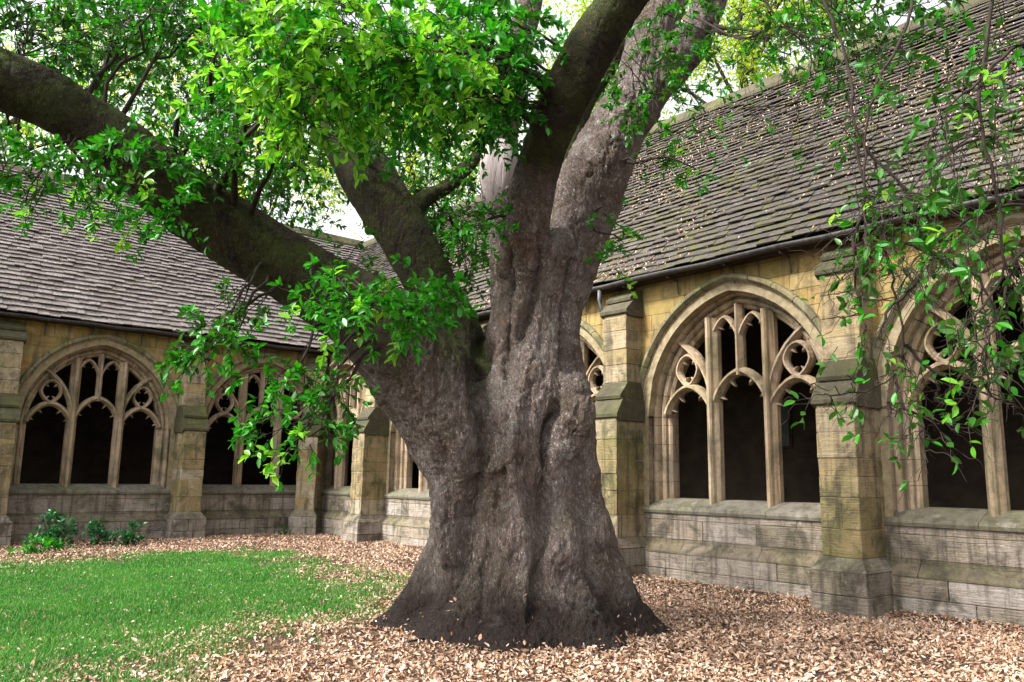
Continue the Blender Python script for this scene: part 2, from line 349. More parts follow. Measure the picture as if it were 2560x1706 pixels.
def sweep(path, prof, closed=False):             # path [(u,z)], prof [(across, d)] closed outline
    P = np.array(path, float); n = len(P); m = len(prof); V = []
    for i in range(n):
        if closed: t = P[(i+1) % n]-P[i-1]
        else: t = P[min(i+1, n-1)]-P[max(i-1, 0)]
        t = t/np.linalg.norm(t); nr = np.array([t[1], -t[0]])
        for a, d in prof: q = P[i]+nr*a; V.append((q[0], d, q[1]))
    Fc = []
    for i in range(n if closed else n-1):
        i2 = (i+1) % n
        for k in range(m):
            k2 = (k+1) % m; Fc.append((i*m+k, i*m+k2, i2*m+k2, i2*m+k))
    if not closed: Fc += [tuple(range(m-1, -1, -1)), tuple(range((n-1)*m, n*m))]
    return V, Fc
MULL = [(-.022, -.13), (.022, -.13), (.045, -.16), (.058, -.21), (.105, -.28), (.112, -.36), (.06, -.44), (.025, -.50), (-.025, -.50), (-.06, -.44), (-.112, -.36), (-.105, -.28), (-.058, -.21), (-.045, -.16)]
BAR = [(-.016, -.19), (.016, -.19), (.035, -.23), (.062, -.29), (.062, -.36), (.02, -.44), (-.02, -.44), (-.062, -.36), (-.062, -.29), (-.035, -.23)]
THIN = [(-.012, -.22), (.012, -.22), (.04, -.29), (.04, -.36), (.012, -.41), (-.012, -.41), (-.04, -.36), (-.04, -.29)]
JPROF = [(-.03, -.52), (-.03, -.36), (0, -.33), (.03, -.33), (.045, -.27), (.075, -.245), (.105, -.255), (.115, -.30), (.14, -.29), (.155, -.20), (.18, -.165), (.215, -.165), (.235, -.20), (.25, -.19), (.26, -.10), (.285, -.045), (.315, -.03), (.33, .004), (.36, .004), (.36, -.52)]
HPROF = [(.345, -.02), (.345, .03), (.365, .055), (.39, .085), (.43, .09), (.46, .055), (.475, -.02)]

def cusp(path, i, inward, ln, wd, thick=.05):     # curved spur growing from point i of a tracery line
    P = np.array(path, float); t = P[min(i+1, len(P)-1)]-P[max(i-1, 0)]; t /= np.linalg.norm(t)
    n = np.array([t[1], -t[0]])*inward; p = P[i]
    pts = []
    for a, hgt in ((-1, -.02), (-.55, .18), (-.25, .5), (-.10, .85), (0, 1), (.10, .85), (.25, .5), (.55, .18), (1, -.02)):
        pts.append(p+t*a*wd+n*hgt*ln)
    k = len(pts); V = [(q[0], -.325-thick, q[1]) for q in pts]+[(q[0], -.325+thick*.4, q[1]) for q in pts]+[((q*.55+(p+n*ln*.3)*.45)[0], -.325+thick, (q*.55+(p+n*ln*.3)*.45)[1]) for q in pts]
    Fc = []
    for a in range(k-1): Fc += [(a, a+1, k+a+1, k+a), (k+a, k+a+1, 2*k+a+1, 2*k+a)]
    Fc += [tuple(range(k-1, -1, -1)), tuple(range(2*k, 3*k))]; return V, Fc

def window_parts(W):                             # list of (name, mesh), centred on u = 0
    L = []; add = lambda n, vf, m, sm=False: L.append((n, W.mesh(n, *vf, M[m], sm)))
    for side in (1, -1):
        zs = [SILLZ-.10, 1.50, 1.83, 2.10, 2.42, SPR]; 
        for z0, z1 in zip(zs, zs[1:]):
            pr = [(a*1.0, d) for a, d in JPROF]
            V = []
            for z in (z0+.003, z1-.003):
                for a, d in pr: V.append((side*(HW+a), d, z))
            m = len(pr); f = [(k, (k+1) % m, m+(k+1) % m, m+k) for k in range(m)]+[tuple(range(m-1, -1, -1)), tuple(range(m, 2*m))]
            if side > 0: f = [tuple(reversed(x)) for x in f]
            add('jamb_stone', (V, f), 'dress')
        nv = 7
        for k in range(nv):
            t0, t1 = k/nv+.002, (k+1)/nv-(.002 if k < nv-1 else 0)
            for prof, nm, mt in ((JPROF, 'voussoir', 'dress'), (HPROF, 'hood_stone', 'hood')):
                V = []; m = len(prof); st = 4
                for s_ in range(st+1):
                    for a, d in prof:
                        u, z = arch_pt(t0+(t1-t0)*s_/st, a, side); V.append((u, d, z))
                f = [(s_*m+q_, s_*m+(q_+1) % m, (s_+1)*m+(q_+1) % m, (s_+1)*m+q_) for s_ in range(st) for q_ in range(m)]+[tuple(range(m-1, -1, -1)), tuple(range(st*m, st*m+m))]
                if side > 0: f = [tuple(reversed(x)) for x in f]
                add(nm, (V, f), mt)
        # main mullion, straight up into the arch
        add('mullion', sweep([(side*.51, 1.13), (side*.51, 2.0), (side*.51, 2.9), (side*.51, float(arch_z(.51, .0))+.03)], MULL), 'dress')
        # side light head
        c0, hw = .975, .455
        hd = [(side*(c0+hw*math.cos(a)), 2.60+.43*(1-abs(math.cos(a))**1.75)**.75) for a in np.linspace(0, math.pi, 17)]
        add('tracery_bar', sweep(hd, BAR), 'dress')
        for i_, ln in ((2, .10), (5, .13), (11, .13), (14, .10)): add('cusp', cusp(hd, i_, -side, ln+.03, .085), 'dress')
        # curved sub-arch bar
        cb = [(.51, 2.72), (.535, 2.92), (.60, 3.14), (.70, 3.34), (.84, 3.53), (1.0, 3.68), (1.17, 3.80)]
        add('tracery_bar', sweep([(side*x, z) for x, z in cb], BAR), 'dress')
        # quatrefoil ring
        rc = (side*.985, 3.295); ring = [(rc[0]+.205*math.cos(a)*(1-.42*max(0, -math.sin(a))**1.5)*(1-.15*max(0, math.sin(a))**2), rc[1]+.25*math.sin(a)) for a in np.linspace(0, 2*math.pi, 25)[:-1]]
        add('quatrefoil_ring', sweep(ring, THIN, True), 'dress')
        for a in (3, 9, 15, 21): add('cusp', cusp(ring, a, -1, .115, .10), 'dress')
        # upper pair of lights
        ud = [(side*(.26+.235*math.cos(a)), 3.78+.31*(1-abs(math.cos(a))**1.5)**.8) for a in np.linspace(0, math.pi, 15)]
        add('tracery_bar', sweep(ud, THIN), 'dress')
        for i_ in (4, 10): add('cusp', cusp(ud, i_, -side, .10, .07), 'dress')
    hd = [(.46*math.cos(a), 2.76+.45*(1-abs(math.cos(a))**1.75)**.75) for a in np.linspace(0, math.pi, 19)]
    add('tracery_bar', sweep(hd, BAR), 'dress')
    for i_, ln in ((2, .11), (6, .14), (12, .14), (16, .11)): add('cusp', cusp(hd, i_, -1, ln+.03, .095), 'dress')
    add('mullion', sweep([(0, 3.14), (0, 3.5), (0, 3.86), (0, float(arch_z(0, 0))+.02)], BAR), 'dress')
    for u0, u1 in ((-1.76, -.62), (-.614, .55), (.556, 1.76)):
        V = []
        for u in (u0, u1): V += [(u, -.56, 1.0), (u, .03, 1.0), (u, .045, 1.045), (u, .03, 1.085), (u, -.30, SILLZ), (u, -.56, SILLZ+.01)]
        f = [(k, (k+1) % 6, 6+(k+1) % 6, 6+k) for k in range(6)]+[(5, 4, 3, 2, 1, 0), (6, 7, 8, 9, 10, 11)]
        add('sill_stone', (V, f), 'sill')
    return L

def buttress_parts(W, diag=None):
    """stones of a two-stage buttress, as (name, verts, faces, mat) in local (a across, d out, z)"""
    L = []; w2 = .26
    for nm_, (a_, d_, z0_, z1_) in (('mortar_core', (.25, .638, .5, 2.5)), ('mortar_core', (.25, .385, 2.5, 4.3))): L.append((nm_, [(-a_, -.05, z0_), (a_, -.05, z0_), (a_, d_, z0_), (-a_, d_, z0_), (-a_, -.05, z1_), (a_, -.05, z1_), (a_, d_, z1_), (-a_, d_, z1_)], [(0, 3, 2, 1), (0, 1, 5, 4), (1, 2, 6, 5), (2, 3, 7, 6), (3, 0, 4, 7), (4, 5, 6, 7)], 'mortar'))
    for k, (z0, z1) in enumerate(((-.3, .16), (.166, .44))):
        cut = random.uniform(-.12, .12)
        for u0, u1 in ((-.37, cut), (cut+.006, .37)): L.append(('plinth_stone', *block(u0, u1, -.05, .78, z0, z1), 'lower'))
    V = [(-.37, -.05, .446), (.37, -.05, .446), (.37, .78, .446), (-.37, .78, .446), (-.262, -.05, .60), (.262, -.05, .60), (.262, .655, .60), (-.262, .655, .60)]
    L.append(('plinth_slope', V, [(0, 3, 2, 1), (0, 1, 5, 4), (1, 2, 6, 5), (2, 3, 7, 6), (3, 0, 4, 7), (4, 5, 6, 7)], 'mossy'))
    zs = [.606, .95, 1.34, 1.60, 1.83, 2.16, 2.47]
    for z0, z1 in zip(zs, zs[1:]):
        zj = z0; zk = z1-.004
        if random.random() < .45:
            cut = random.uniform(-.08, .1)
            L.append(('ashlar_stone', *block(-w2, cut, -.05, .65, zj, zk), 'butt')); L.append(('ashlar_stone', *block(cut+.006, w2, -.05, .65+random.uniform(-.006, .006), zj, zk), 'butt'))
        else: L.append(('ashlar_stone', *block(-w2, w2, -.05, .65+random.uniform(-.01, .006), zj, zk), 'butt'))
    def cap(z0, zt, d_out, d_in, d_mid):          # drip mould plus two weathered slabs
        o = w2+.045; V = []
        for (dd, z) in ((-.05, z0), (d_out-.05, z0), (d_out+.03, z0+.05), (d_out+.035, z0+.10), ((d_out+d_mid)/2, (z0+.1+zt)/2-.02), (-.05, (z0+.1+zt)/2-.02)): V.append((-o, dd, z))
        V += [(-a, d, z) for a, d, z in V]
        f = [(k, (k+1) % 6, 6+(k+1) % 6, 6+k) for k in range(6)]+[(5, 4, 3, 2, 1, 0), (6, 7, 8, 9, 10, 11)]
        L.append(('weathering_slab', V, [tuple(reversed(x)) for x in f], 'cap'))
        zm = (z0+.1+zt)/2-.016; o = w2+.02; V = []
        dm_ = (d_out+d_mid)/2+.03
        for (dd, z) in ((-.05, zm), (dm_, zm), (dm_+.01, zm+.05), (d_in, zt), (-.05, zt)): V.append((-o, dd, z))
        V += [(-a, d, z) for a, d, z in V]
        f = [(k, (k+1) % 5, 5+(k+1) % 5, 5+k) for k in range(5)]+[(4, 3, 2, 1, 0), (5, 6, 7, 8, 9)]
        L.append(('weathering_slab', V, [tuple(reversed(x)) for x in f], 'cap'))
    cap(2.476, 3.12, .65, .38, .42)
    zs = [3.126, 3.42, 3.68, 4.0, 4.24]
    for z0, z1 in zip(zs, zs[1:]): L.append(('ashlar_stone', *block(-w2, w2, -.05, .40+random.uniform(-.012, .006), z0, z1-.004, .009), 'butt'))
    cap(4.246, 4.72, .40, .10, .14)
    return L

def cut_runs(u0, u1, z0, z1, centres, dl):        # the part of a stone that lies outside every arch
    us = np.linspace(u0, u1, max(3, int((u1-u0)/.05)+2)); lo = np.full(len(us), z0)
    for c in centres: lo = np.maximum(lo, arch_z(us-c, dl))
    ok = lo < z1-.02; runs = []; cur = []
    for u, l, k in zip(us, lo, ok):
        if k: cur.append((u, l))
        elif cur: runs.append(cur); cur = []
    if cur: runs.append(cur)
    out = []
    for r in runs:
        if len(r) < 2: continue
        bot = [r[0]]
        for i in range(1, len(r)-1):
            s1 = (r[i][1]-r[i-1][1]); s2 = (r[i+1][1]-r[i][1])
            if abs(s1-s2) > 1e-4: bot.append(r[i])
        bot.append(r[-1])
        poly = [(u, l) for u, l in bot]+[(bot[-1][0], z1), (bot[0][0], z1)]
        if (bot[-1][0]-bot[0][0]) > .06: out.append(poly)
    return out

def build_wall(W):
    cs = [W.first+BAY*k for k in range(W.nb)]
    umin, umax = W.u0, W.len
    # core: mortar bed and inner face, pierced by the window openings
    V = []; Fc = []
    def slab(u0, u1, z0a, z0b, z1):
        n = len(V)
        V.extend([(u0, -.012, z0a), (u1, -.012, z0b), (u1, -.012, z1), (u0, -.012, z1), (u0, -.6, z0a), (u1, -.6, z0b), (u1, -.6, z1), (u0, -.6, z1)])
        Fc.extend([(n+3, n+2, n+1, n), (n+4, n+5, n+6, n+7), (n, n+1, n+5, n+4), (n+7, n+6, n+2, n+3)])
    edges = [umin]
    for c in cs:
        edges += [c-HW-.2, c+HW+.2]
    edges.append(umax)
    for a, c in zip(edges[0::2], edges[1::2]): slab(a, c, 1.0, 1.0, 4.95)
    for c in cs:
        us = np.linspace(-HW-.1999, HW+.1999, 33)
        for a, e in zip(us, us[1:]):
            za, ze = max(SPR, float(arch_z(a, .2))), max(SPR, float(arch_z(e, .2))); slab(c+a, c+e, za, ze, 4.95)
    slab(umin, umax, -.3, -.3, 1.0)
    W.part('wall_core', W.mesh('wall_core', V, Fc, M['mortar']))
    # ashlar
    def course(z0, z1, dbase, mats, name, lmin, lmax, cut, j=.006, segs=None):
        g = .0022 if mats == 'ashlar' else .0032; bv_ = .003 if mats == 'ashlar' else .010
        for (sa, sb) in (segs or [(umin, umax)]):
            u = sa
            while u < sb-.02:
                e = min(sb, u+random.uniform(lmin, lmax))
                if sb-e < .14: e = sb
                polys = cut_runs(u+g, e-g, z0+g, z1-g, cs, .47) if cut else [[(u+g, z0+g), (e-g, z0+g), (e-g, z1-g), (u+g, z1-g)]]
                for pl in polys:
                    V, f = prism(pl, dbase-.06, dbase+random.uniform(-.003, j), bv_, .002)
                    W.part(name, W.mesh(name, V, f, M[mats]))
                u = e
    lo = max(umin, 0)
    course(-.3, .15, .12, 'lower', 'plinth_stone', .8, 1.7, False, .012)
    course(.15, .39, .12, 'lower', 'plinth_stone', .7, 1.6, False, .012)
    # chamfered plinth course
    u = umin
    while u < umax-.02:
        e = min(umax, u+random.uniform(.7, 1.4))
        V = []
        for x in (u+.003, e-.003): V += [(x, -.05, .393), (x, .13, .393), (x, .125, .42), (x, .006, .545), (x, .0, .60), (x, -.05, .60)]
        f = [(k, (k+1) % 6, 6+(k+1) % 6, 6+k) for k in range(6)]+[(5, 4, 3, 2, 1, 0), (6, 7, 8, 9, 10, 11)]
        W.part('plinth_slope', W.mesh('plinth_slope', V, [tuple(reversed(q)) for q in f], M['mossy'])); u = e
    course(.60, .895, 0, 'lower', 'ashlar_stone', .7, 1.7, False, .008)
    course(.895, .997, 0, 'lower', 'ashlar_stone', .9, 1.8, False, .008)
    piers = [(a, c) for a, c in zip([umin]+[c+HW+.362 for c in cs], [c-HW-.362 for c in cs]+[umax]) if c-a > .05]
    zs = [.997, 1.32, 1.66, 1.98, 2.28, SPR]
    for z0, z1 in zip(zs, zs[1:]): course(z0, z1, 0, 'ashlar', 'ashlar_stone', .3, .6, False, .006, piers)
    zs = [SPR, 2.86, 3.15, 3.42, 3.72, 4.0, 4.26, 4.50, 4.76, 4.95]
    for z0, z1 in zip(zs, zs[1:]): course(z0, z1, 0, 'ashlar', 'ashlar_stone', .42, .95, True)
    # windows
    proto = window_parts(W)
    for c in cs:
        wr = W.empty('window')
        for n, me in proto: W.part(n, me, wr, c)
    # buttresses
    for k in range(W.nb):
        c = W.first+BAY/2+BAY*k
        br = W.empty('buttress')
        for n, V, f, m in buttress_parts(W):
            W.part(n, W.mesh(n, V, f, M[m]), br, c)

def build_roof(W, corner_clip):
    L = math.hypot(EAVE_D-RIDGE_D, RIDGE_Z-EAVE_Z); e = np.array([(RIDGE_D-EAVE_D)/L, (RIDGE_Z-EAVE_Z)/L]); nn = np.array([e[1], -e[0]])
    umax = W.len+.3
    # deck (front slope, back slope)
    back_d = 2*RIDGE_D-EAVE_D
    V = []; 
    for off in (0, -.12):
        V += [(EAVE_D-.02+nn[0]*off, EAVE_D-.02+nn[0]*off, EAVE_Z-.03+nn[1]*off), (umax, EAVE_D-.02+nn[0]*off, EAVE_Z-.03+nn[1]*off), (umax, RIDGE_D, RIDGE_Z-.05+off*1.5), (RIDGE_D, RIDGE_D, RIDGE_Z-.05+off*1.5), (umax, back_d, EAVE_Z+off), (back_d, back_d, EAVE_Z+off)]
    f = [(0, 1, 2, 3), (3, 2, 4, 5), (6, 9, 8, 7), (9, 11, 10, 8), (0, 6, 7, 1), (1, 7, 8, 2), (2, 8, 10, 4), (4, 10, 11, 5)]
    roof = W.part('roof', W.mesh('roof', V, f, M['oak']))
    ro = [-W.base[i]-roof.location[i] for i in range(3)]
    # slates in diminishing courses
    s = -.03; courses = []; ex = .155 if W.flip else .168
    while s < L-.05: courses.append((s, ex)); s += ex; ex = max(.105 if W.flip else .12, ex*.983)
    ubeg = RIDGE_D-.2
    SL = []
    for ci, (s0, ex) in enumerate(courses):
        u = ubeg+random.uniform(0, .3)
        while u < umax:
            wd = random.uniform(.7, 1.8)*ex*1.4
            dd, zz = EAVE_D+e[0]*s0, EAVE_Z+e[1]*s0
            if u+wd*.5 >= dd-.02:                 # stop at the valley with the other range
                SL.append((u, wd, s0+random.uniform(-.012, .012), ex))
            u += wd+.003
    def slate(u, wd, s0, ex):
        ln = ex*2.1; th = random.uniform(.018, .028) if W.flip else random.uniform(.020, .034); tl = (.070 if W.flip else .088)+random.uniform(-.010, .016); lift = random.uniform(0, .010)
        wob = .016*math.sin(u*.9+s0*1.3)
        V = []
        for k, (a, b_) in enumerate(((0, 0), (1, 0), (1, 1), (0, 1))):
            for top in (0, 1):
                uu = u+a*wd+random.uniform(-.006, .006); ss = s0+b_*ln+(random.uniform(-.012, .012) if b_ == 0 else 0)
                h = (1-b_)*tl+lift+top*th+wob-.02
                V.append((uu, EAVE_D+e[0]*ss+nn[0]*h, EAVE_Z+e[1]*ss+nn[1]*h))
        return V, [(1, 3, 5, 7), (0, 1, 7, 6)[::-1] if False else (0, 2, 3, 1), (2, 4, 5, 3), (4, 6, 7, 5), (6, 0, 1, 7)]
    made = []
    for sl_ in SL:
        V, f = slate(*sl_); Wv = [W.W(v) for v in V]; c = np.mean(Wv, 0); x, y, z = project(c)
        vis = -40 < x < 2393 and -40 < y < 1000 and z > 0 and not (1000 < x < 1420 and W.flip)
        made.append((-1 if not vis else 1.0/z**2, V, f))
    order = sorted(range(len(made)), key=lambda i: -made[i][0]); top = set(order[:300])
    allV = []; allF = []
    for i, (_, V, f) in enumerate(made):
        if W.flip: f = [tuple(reversed(q)) for q in f]
        if i in top:
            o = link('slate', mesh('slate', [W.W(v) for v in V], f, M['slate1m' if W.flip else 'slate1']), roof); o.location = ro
        else:
            n = len(allV); allV += [W.W(v) for v in V]; allF += [tuple(a+n for a in q) for q in f]
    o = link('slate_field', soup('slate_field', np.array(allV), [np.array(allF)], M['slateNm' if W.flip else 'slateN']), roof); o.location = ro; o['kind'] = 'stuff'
    # ridge stones
    u = RIDGE_D
    while u < umax:
        ln = random.uniform(.5, .7); V = []
        for x in (u+.004, u+ln-.004):
            V += [(x, RIDGE_D+.24, RIDGE_Z-.22), (x, RIDGE_D+.235, RIDGE_Z-.15), (x, RIDGE_D+.07, RIDGE_Z+.08), (x, RIDGE_D, RIDGE_Z+.11), (x, RIDGE_D-.07, RIDGE_Z+.08), (x, RIDGE_D-.24, RIDGE_Z-.2)]
        f = [(k, (k+1) % 6, 6+(k+1) % 6, 6+k) for k in range(6)]+[(5, 4, 3, 2, 1, 0), (6, 7, 8, 9, 10, 11)]
        o = link('ridge_stone', W.mesh('ridge_stone', V, [tuple(reversed(q)) for q in f], M['cap']), roof); o.location = ro; u += ln
    # gutter: half-round trough, and brackets
    prof = []
    for a in np.linspace(0, math.pi, 9): prof.append((EAVE_D+.02+.062*math.cos(a), EAVE_Z-.035-.068*math.sin(a)))
    for a in np.linspace(math.pi, 0, 9): prof.append((EAVE_D+.02+.052*math.cos(a), EAVE_Z-.035-.058*math.sin(a)))
    m = len(prof); V = []; n = 30
    for k in range(n+1):
        u = .3+(umax-.3)*k/n; sag = .012*math.sin(k*1.9)
        V += [(u, d, z+sag) for d, z in prof]
    f = [(k*m+q_, k*m+(q_+1) % m, (k+1)*m+(q_+1) % m, (k+1)*m+q_) for k in range(n) for q_ in range(m)]
    gut = W.part('gutter', W.mesh('gutter', V, f, M['iron'], True))
    u = .75
    while u < W.len:
        V, f = [], []
        for (d0, z0, d1, z1) in ((.30, 4.77, .045, 4.745), (.045, 4.76, .02, 4.53)):
            n = len(V)
            for (d, z) in ((d0, z0), (d1, z1)):
                V += [(u-.012, d, z-.012), (u+.012, d, z-.012), (u+.012, d+.012, z+.012), (u-.012, d+.012, z+.012)]
            f += [(n+a, n+(a+1) % 4, n+4+(a+1) % 4, n+4+a) for a in range(4)]+[(n+3, n+2, n+1, n), (n+4, n+5, n+6, n+7)]
        o = link('bracket', W.mesh('bracket', V, f, M['iron']), gut); o.location = ro; u += random.uniform(.95, 1.15)
    # timber wall plate under the eave and the walk behind the windows
    def slab(name, u0, u1, d0, d1, z0, z1, m):
        V = [(u0, d0, z0), (u1, d0, z0), (u1, d1, z0), (u0, d1, z0), (u0, d0, z1), (u1, d0, z1), (u1, d1, z1), (u0, d1, z1)]
        W.part(name, W.mesh(name, V, [(0, 3, 2, 1), (4, 5, 6, 7), (0, 1, 5, 4), (1, 2, 6, 5), (2, 3, 7, 6), (3, 0, 4, 7)], M[m]))
    slab('wall_plate', .2, umax-.1, .012, .19, 4.80, 4.88, 'oak')
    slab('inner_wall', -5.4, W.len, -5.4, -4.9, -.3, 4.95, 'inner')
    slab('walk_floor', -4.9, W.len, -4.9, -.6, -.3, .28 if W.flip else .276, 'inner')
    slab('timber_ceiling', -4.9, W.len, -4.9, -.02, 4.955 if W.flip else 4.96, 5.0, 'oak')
    slab('end_light_cap', W.len, W.len+.3, -5.4, -.02, -.3, 5.0, 'inner')  # unseen cap added to keep daylight out of the open end of the walk
    V = [(W.len+.1, -.02, 4.9), (W.len+.1, RIDGE_D, RIDGE_Z-.3), (W.len+.1, back_d, 4.9), (W.len+.29, -.02, 4.9), (W.len+.29, RIDGE_D, RIDGE_Z-.3), (W.len+.29, back_d, 4.9)]
    W.part('gable', W.mesh('gable', V, [(0, 1, 2), (5, 4, 3), (0, 3, 4, 1), (1, 4, 5, 2)], M['mortar']))

RW = Wall('cloister_range', 'sandstone cloister range with mossy slate roof receding behind the right side of the trunk', True, 1.29, 5, 20.2, .013)
LW = Wall('cloister_range', 'sandstone cloister range with pale slate roof across the back of the lawn on the left', False, 1.566, 3, 12.4, -.012)
for W in (RW, LW): build_wall(W); build_roof(W, True)

# diagonal buttress in the corner, and a rainwater pipe
br = link('buttress', None, LW.root); br.location = [-c for c in LW.base]
c45 = math.cos(math.pi/4)
for n, V, f, m in buttress_parts(LW):
    V2 = [((d+.22)*c45+a*c45, (d+.22)*c45-a*c45, z) for a, d, z in V]
    link(n, mesh(n, V2, f, M[m]), br)
def tube_mesh(name, pts, rad, mat, sides=8, cap=True):
    pts = [np.asarray(p, float) for p in pts]; V = []; n = len(pts)
    up = np.array([.31, .17, .93]); up /= np.linalg.norm(up)
    for i in range(n):
        t = pts[min(i+1, n-1)]-pts[max(i-1, 0)]; t = t/(np.linalg.norm(t)+1e-9)
        a = np.cross(t, up); a /= (np.linalg.norm(a)+1e-9); b_ = np.cross(t, a)
        r = rad[i] if hasattr(rad, '__len__') else rad
        for k in range(sides):
            th = 2*math.pi*k/sides; V.append(pts[i]+r*(math.cos(th)*a+math.sin(th)*b_))
    f = [(i*sides+k, i*sides+(k+1) % sides, (i+1)*sides+(k+1) % sides, (i+1)*sides+k) for i in range(n-1) for k in range(sides)]
    if cap: f += [tuple(range(sides-1, -1, -1)), tuple(range((n-1)*sides, n*sides))]
    return mesh(name, V, f, mat, True)
yy = RW.first+BAY*2+BAY/2-.42
dp = link('downpipe', tube_mesh('downpipe', [(.31, yy, 4.82), (.31, yy, 4.62), (.29, yy, 4.46), (.16, yy, 4.34), (.10, yy, 4.2), (.09, yy, 3.9), (.09, yy, 2.6)], .04, M['lead'], 10), RW.root); dp.location = [-c for c in RW.base]

# memorial tablets on the inner wall, glimpsed through the lights
for (u, z, wd, hg, lab) in ((11.05, 2.72, .62, .95, 'dark green memorial tablet seen through the left light of the window right of trunk'), (13.2, 2.55, .4, .62, 'small dark memorial tablet seen through the right light of the window right of trunk')):
    o = bpy.data.objects.new('memorial_tablet', None); COL.objects.link(o); o.location = (-4.9, u, z); tag(o, lab, 'tablet')
    def bx(nm, y0, y1, z0, z1, x1, m):
        V = [(0, y0, z0), (0, y1, z0), (0, y1, z1), (0, y0, z1), (x1, y0+.01, z0+.01), (x1, y1-.01, z0+.01), (x1, y1-.01, z1-.01), (x1, y0+.01, z1-.01)]
        link(nm, mesh(nm, V, [(4, 5, 6, 7), (0, 4, 7, 3), (1, 2, 6, 5), (0, 1, 5, 4), (3, 7, 6, 2)], M[m]), o)
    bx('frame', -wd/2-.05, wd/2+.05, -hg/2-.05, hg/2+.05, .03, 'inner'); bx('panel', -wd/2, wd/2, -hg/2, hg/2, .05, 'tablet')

# ------------------------------------------------------------------ the great oak: trunk and limbs
tree = bpy.data.objects.new('oak_tree', None); COL.objects.link(tree); tree.location = TREE
tag(tree, 'ancient spreading oak with huge fluted grey trunk and wide mossy limbs', 'tree')
def tl(o): o.location = [-c for c in TREE]; return o
limbV = []; limbF = []
def add_tube(path, sides=28, lob=None):            # path of (x, y, depth, r_px) marks
    pts = [at(x, y, d) for x, y, d, r in path]; rs = [size(r, d) for x, y, d, r in path]
    # Catmull-Rom refinement
    P = []; Rr = []
    for i in range(len(pts)-1):
        p0, p1, p2, p3 = pts[max(i-1, 0)], pts[i], pts[i+1], pts[min(i+2, len(pts)-1)]
        for t in np.linspace(0, 1, 7)[:-1]:
            P.append(.5*((2*p1)+(-p0+p2)*t+(2*p0-5*p1+4*p2-p3)*t*t+(-p0+3*p1-3*p2+p3)*t**3)); Rr.append(rs[i]*(1-t)+rs[i+1]*t)
    P.append(pts[-1]); Rr.append(rs[-1]); n = len(P); base = len(limbV)
    a = None
    for i in range(n):
        t = P[min(i+1, n-1)]-P[max(i-1, 0)]; t = t/np.linalg.norm(t)
        if a is None: a = np.cross(t, [.3, .2, .1]+t*.1)
        a = a-t*(a@t); a /= np.linalg.norm(a); b_ = np.cross(t, a)
        for k in range(sides):
            th = 2*math.pi*k/sides; r = Rr[i]*(1+.05*math.sin(2*th+i*.12+base)+.035*math.sin(3*th-i*.2+1+base))
            limbV.append(P[i]+r*(math.cos(th)*a+math.sin(th)*b_))
    for i in range(n-1):
        for k in range(sides):
            q0 = base+i*sides+k; q1 = base+i*sides+(k+1) % sides; limbF.append((q0, q1, q1+sides, q0+sides))
    limbF.append(tuple(base+k for k in range(sides-1, -1, -1))); limbF.append(tuple(base+(n-1)*sides+k for k in range(sides)))
    return P, Rr
# trunk column in rings: y mark, left mark, right mark
lev = [(1480, 850, 1555), (1440, 890, 1518), (1405, 922, 1486), (1360, 952, 1456), (1310, 975, 1436), (1260, 990, 1416), (1200, 996, 1402), (1150, 990, 1388), (1100, 984, 1376), (1050, 975, 1366), (1000, 985, 1366), (950, 1010, 1362), (900, 1045, 1352), (840, 1090, 1338), (780, 1118, 1330), (720, 1128, 1334), (660, 1127, 1342), (610, 1125, 1350), (570, 1140, 1350), (545, 1168, 1326), (525, 1200, 1296), (510, 1228, 1268)]
D0 = 8.42; base = 0; sides = 96
az0 = math.atan2(-Fv[1], -Fv[0])                   # towards the viewer's side of the trunk
lobes = [(-1.45, 1.0, .30), (-.72, .75, .24), (-.12, .80, .30), (.55, .85, .26), (1.25, .9, .30), (2.2, .9, .35), (3.0, .8, .35), (-2.4, .9, .35)]
for (y, xl, xr) in lev:
    c = at((xl+xr)/2, y, D0); r = size((xr-xl)/2, D0)
    flare = float(np.clip((y-1180)/260, 0, 1))
    for k in range(sides):
        th = 2*math.pi*k/sides
        dirv = np.array([math.cos(az0+th), math.sin(az0+th), 0])
        lb = sum(a*math.exp(-((((th-l0+math.pi) % (2*math.pi))-math.pi)/wd)**2) for l0, a, wd in lobes)
        rr = r*(1-.10*flare-.05) + r*(.22*flare**1.3+.075)*lb
        if abs(math.cos(th)) < 1: rr *= 1-.12*(1-flare)*math.cos(th)**2*(1 if y > 850 else .3)
        limbV.append(c+dirv*rr)
for i in range(len(lev)-1):
    for k in range(sides):
        q0 = i*sides+k; q1 = i*sides+(k+1) % sides; limbF.append((q0, q1, q1+sides, q0+sides))
limbF.append(tuple(range(sides-1, -1, -1))); limbF.append(tuple((len(lev)-1)*sides+k for k in range(sides)))
LIMBS = {}
LIMBS['left'] = add_tube([(1140, 1260, 8.35, 120), (1115, 1110, 8.3, 126), (1068, 1000, 8.22, 128), (1005, 905, 8.14, 122), (925, 808, 8.05, 112), (835, 722, 7.95, 95), (725, 655, 7.85, 82), (610, 585, 7.75, 76), (520, 525, 7.68, 75), (430, 462, 7.6, 75), (310, 365, 7.5, 68), (205, 288, 7.4, 65), (110, 232, 7.25, 70), (20, 190, 7.1, 74), (-120, 130, 6.9, 74), (-280, 60, 6.7, 70), (-450, -20, 6.5, 66), (-640, -120, 6.3, 60), (-850, -230, 6.2, 52)])
LIMBS['mid'] = add_tube([(1085, 900, 8.55, 74), (1055, 800, 8.65, 66), (1012, 690, 8.8, 55), (932, 545, 9.0, 58), (850, 420, 9.2, 61), (795, 320, 9.4, 57), (730, 210, 9.6, 53), (650, 110, 9.8, 51), (590, 20, 10, 50), (530, -90, 10.2, 46), (470, -250, 10.4, 36)])
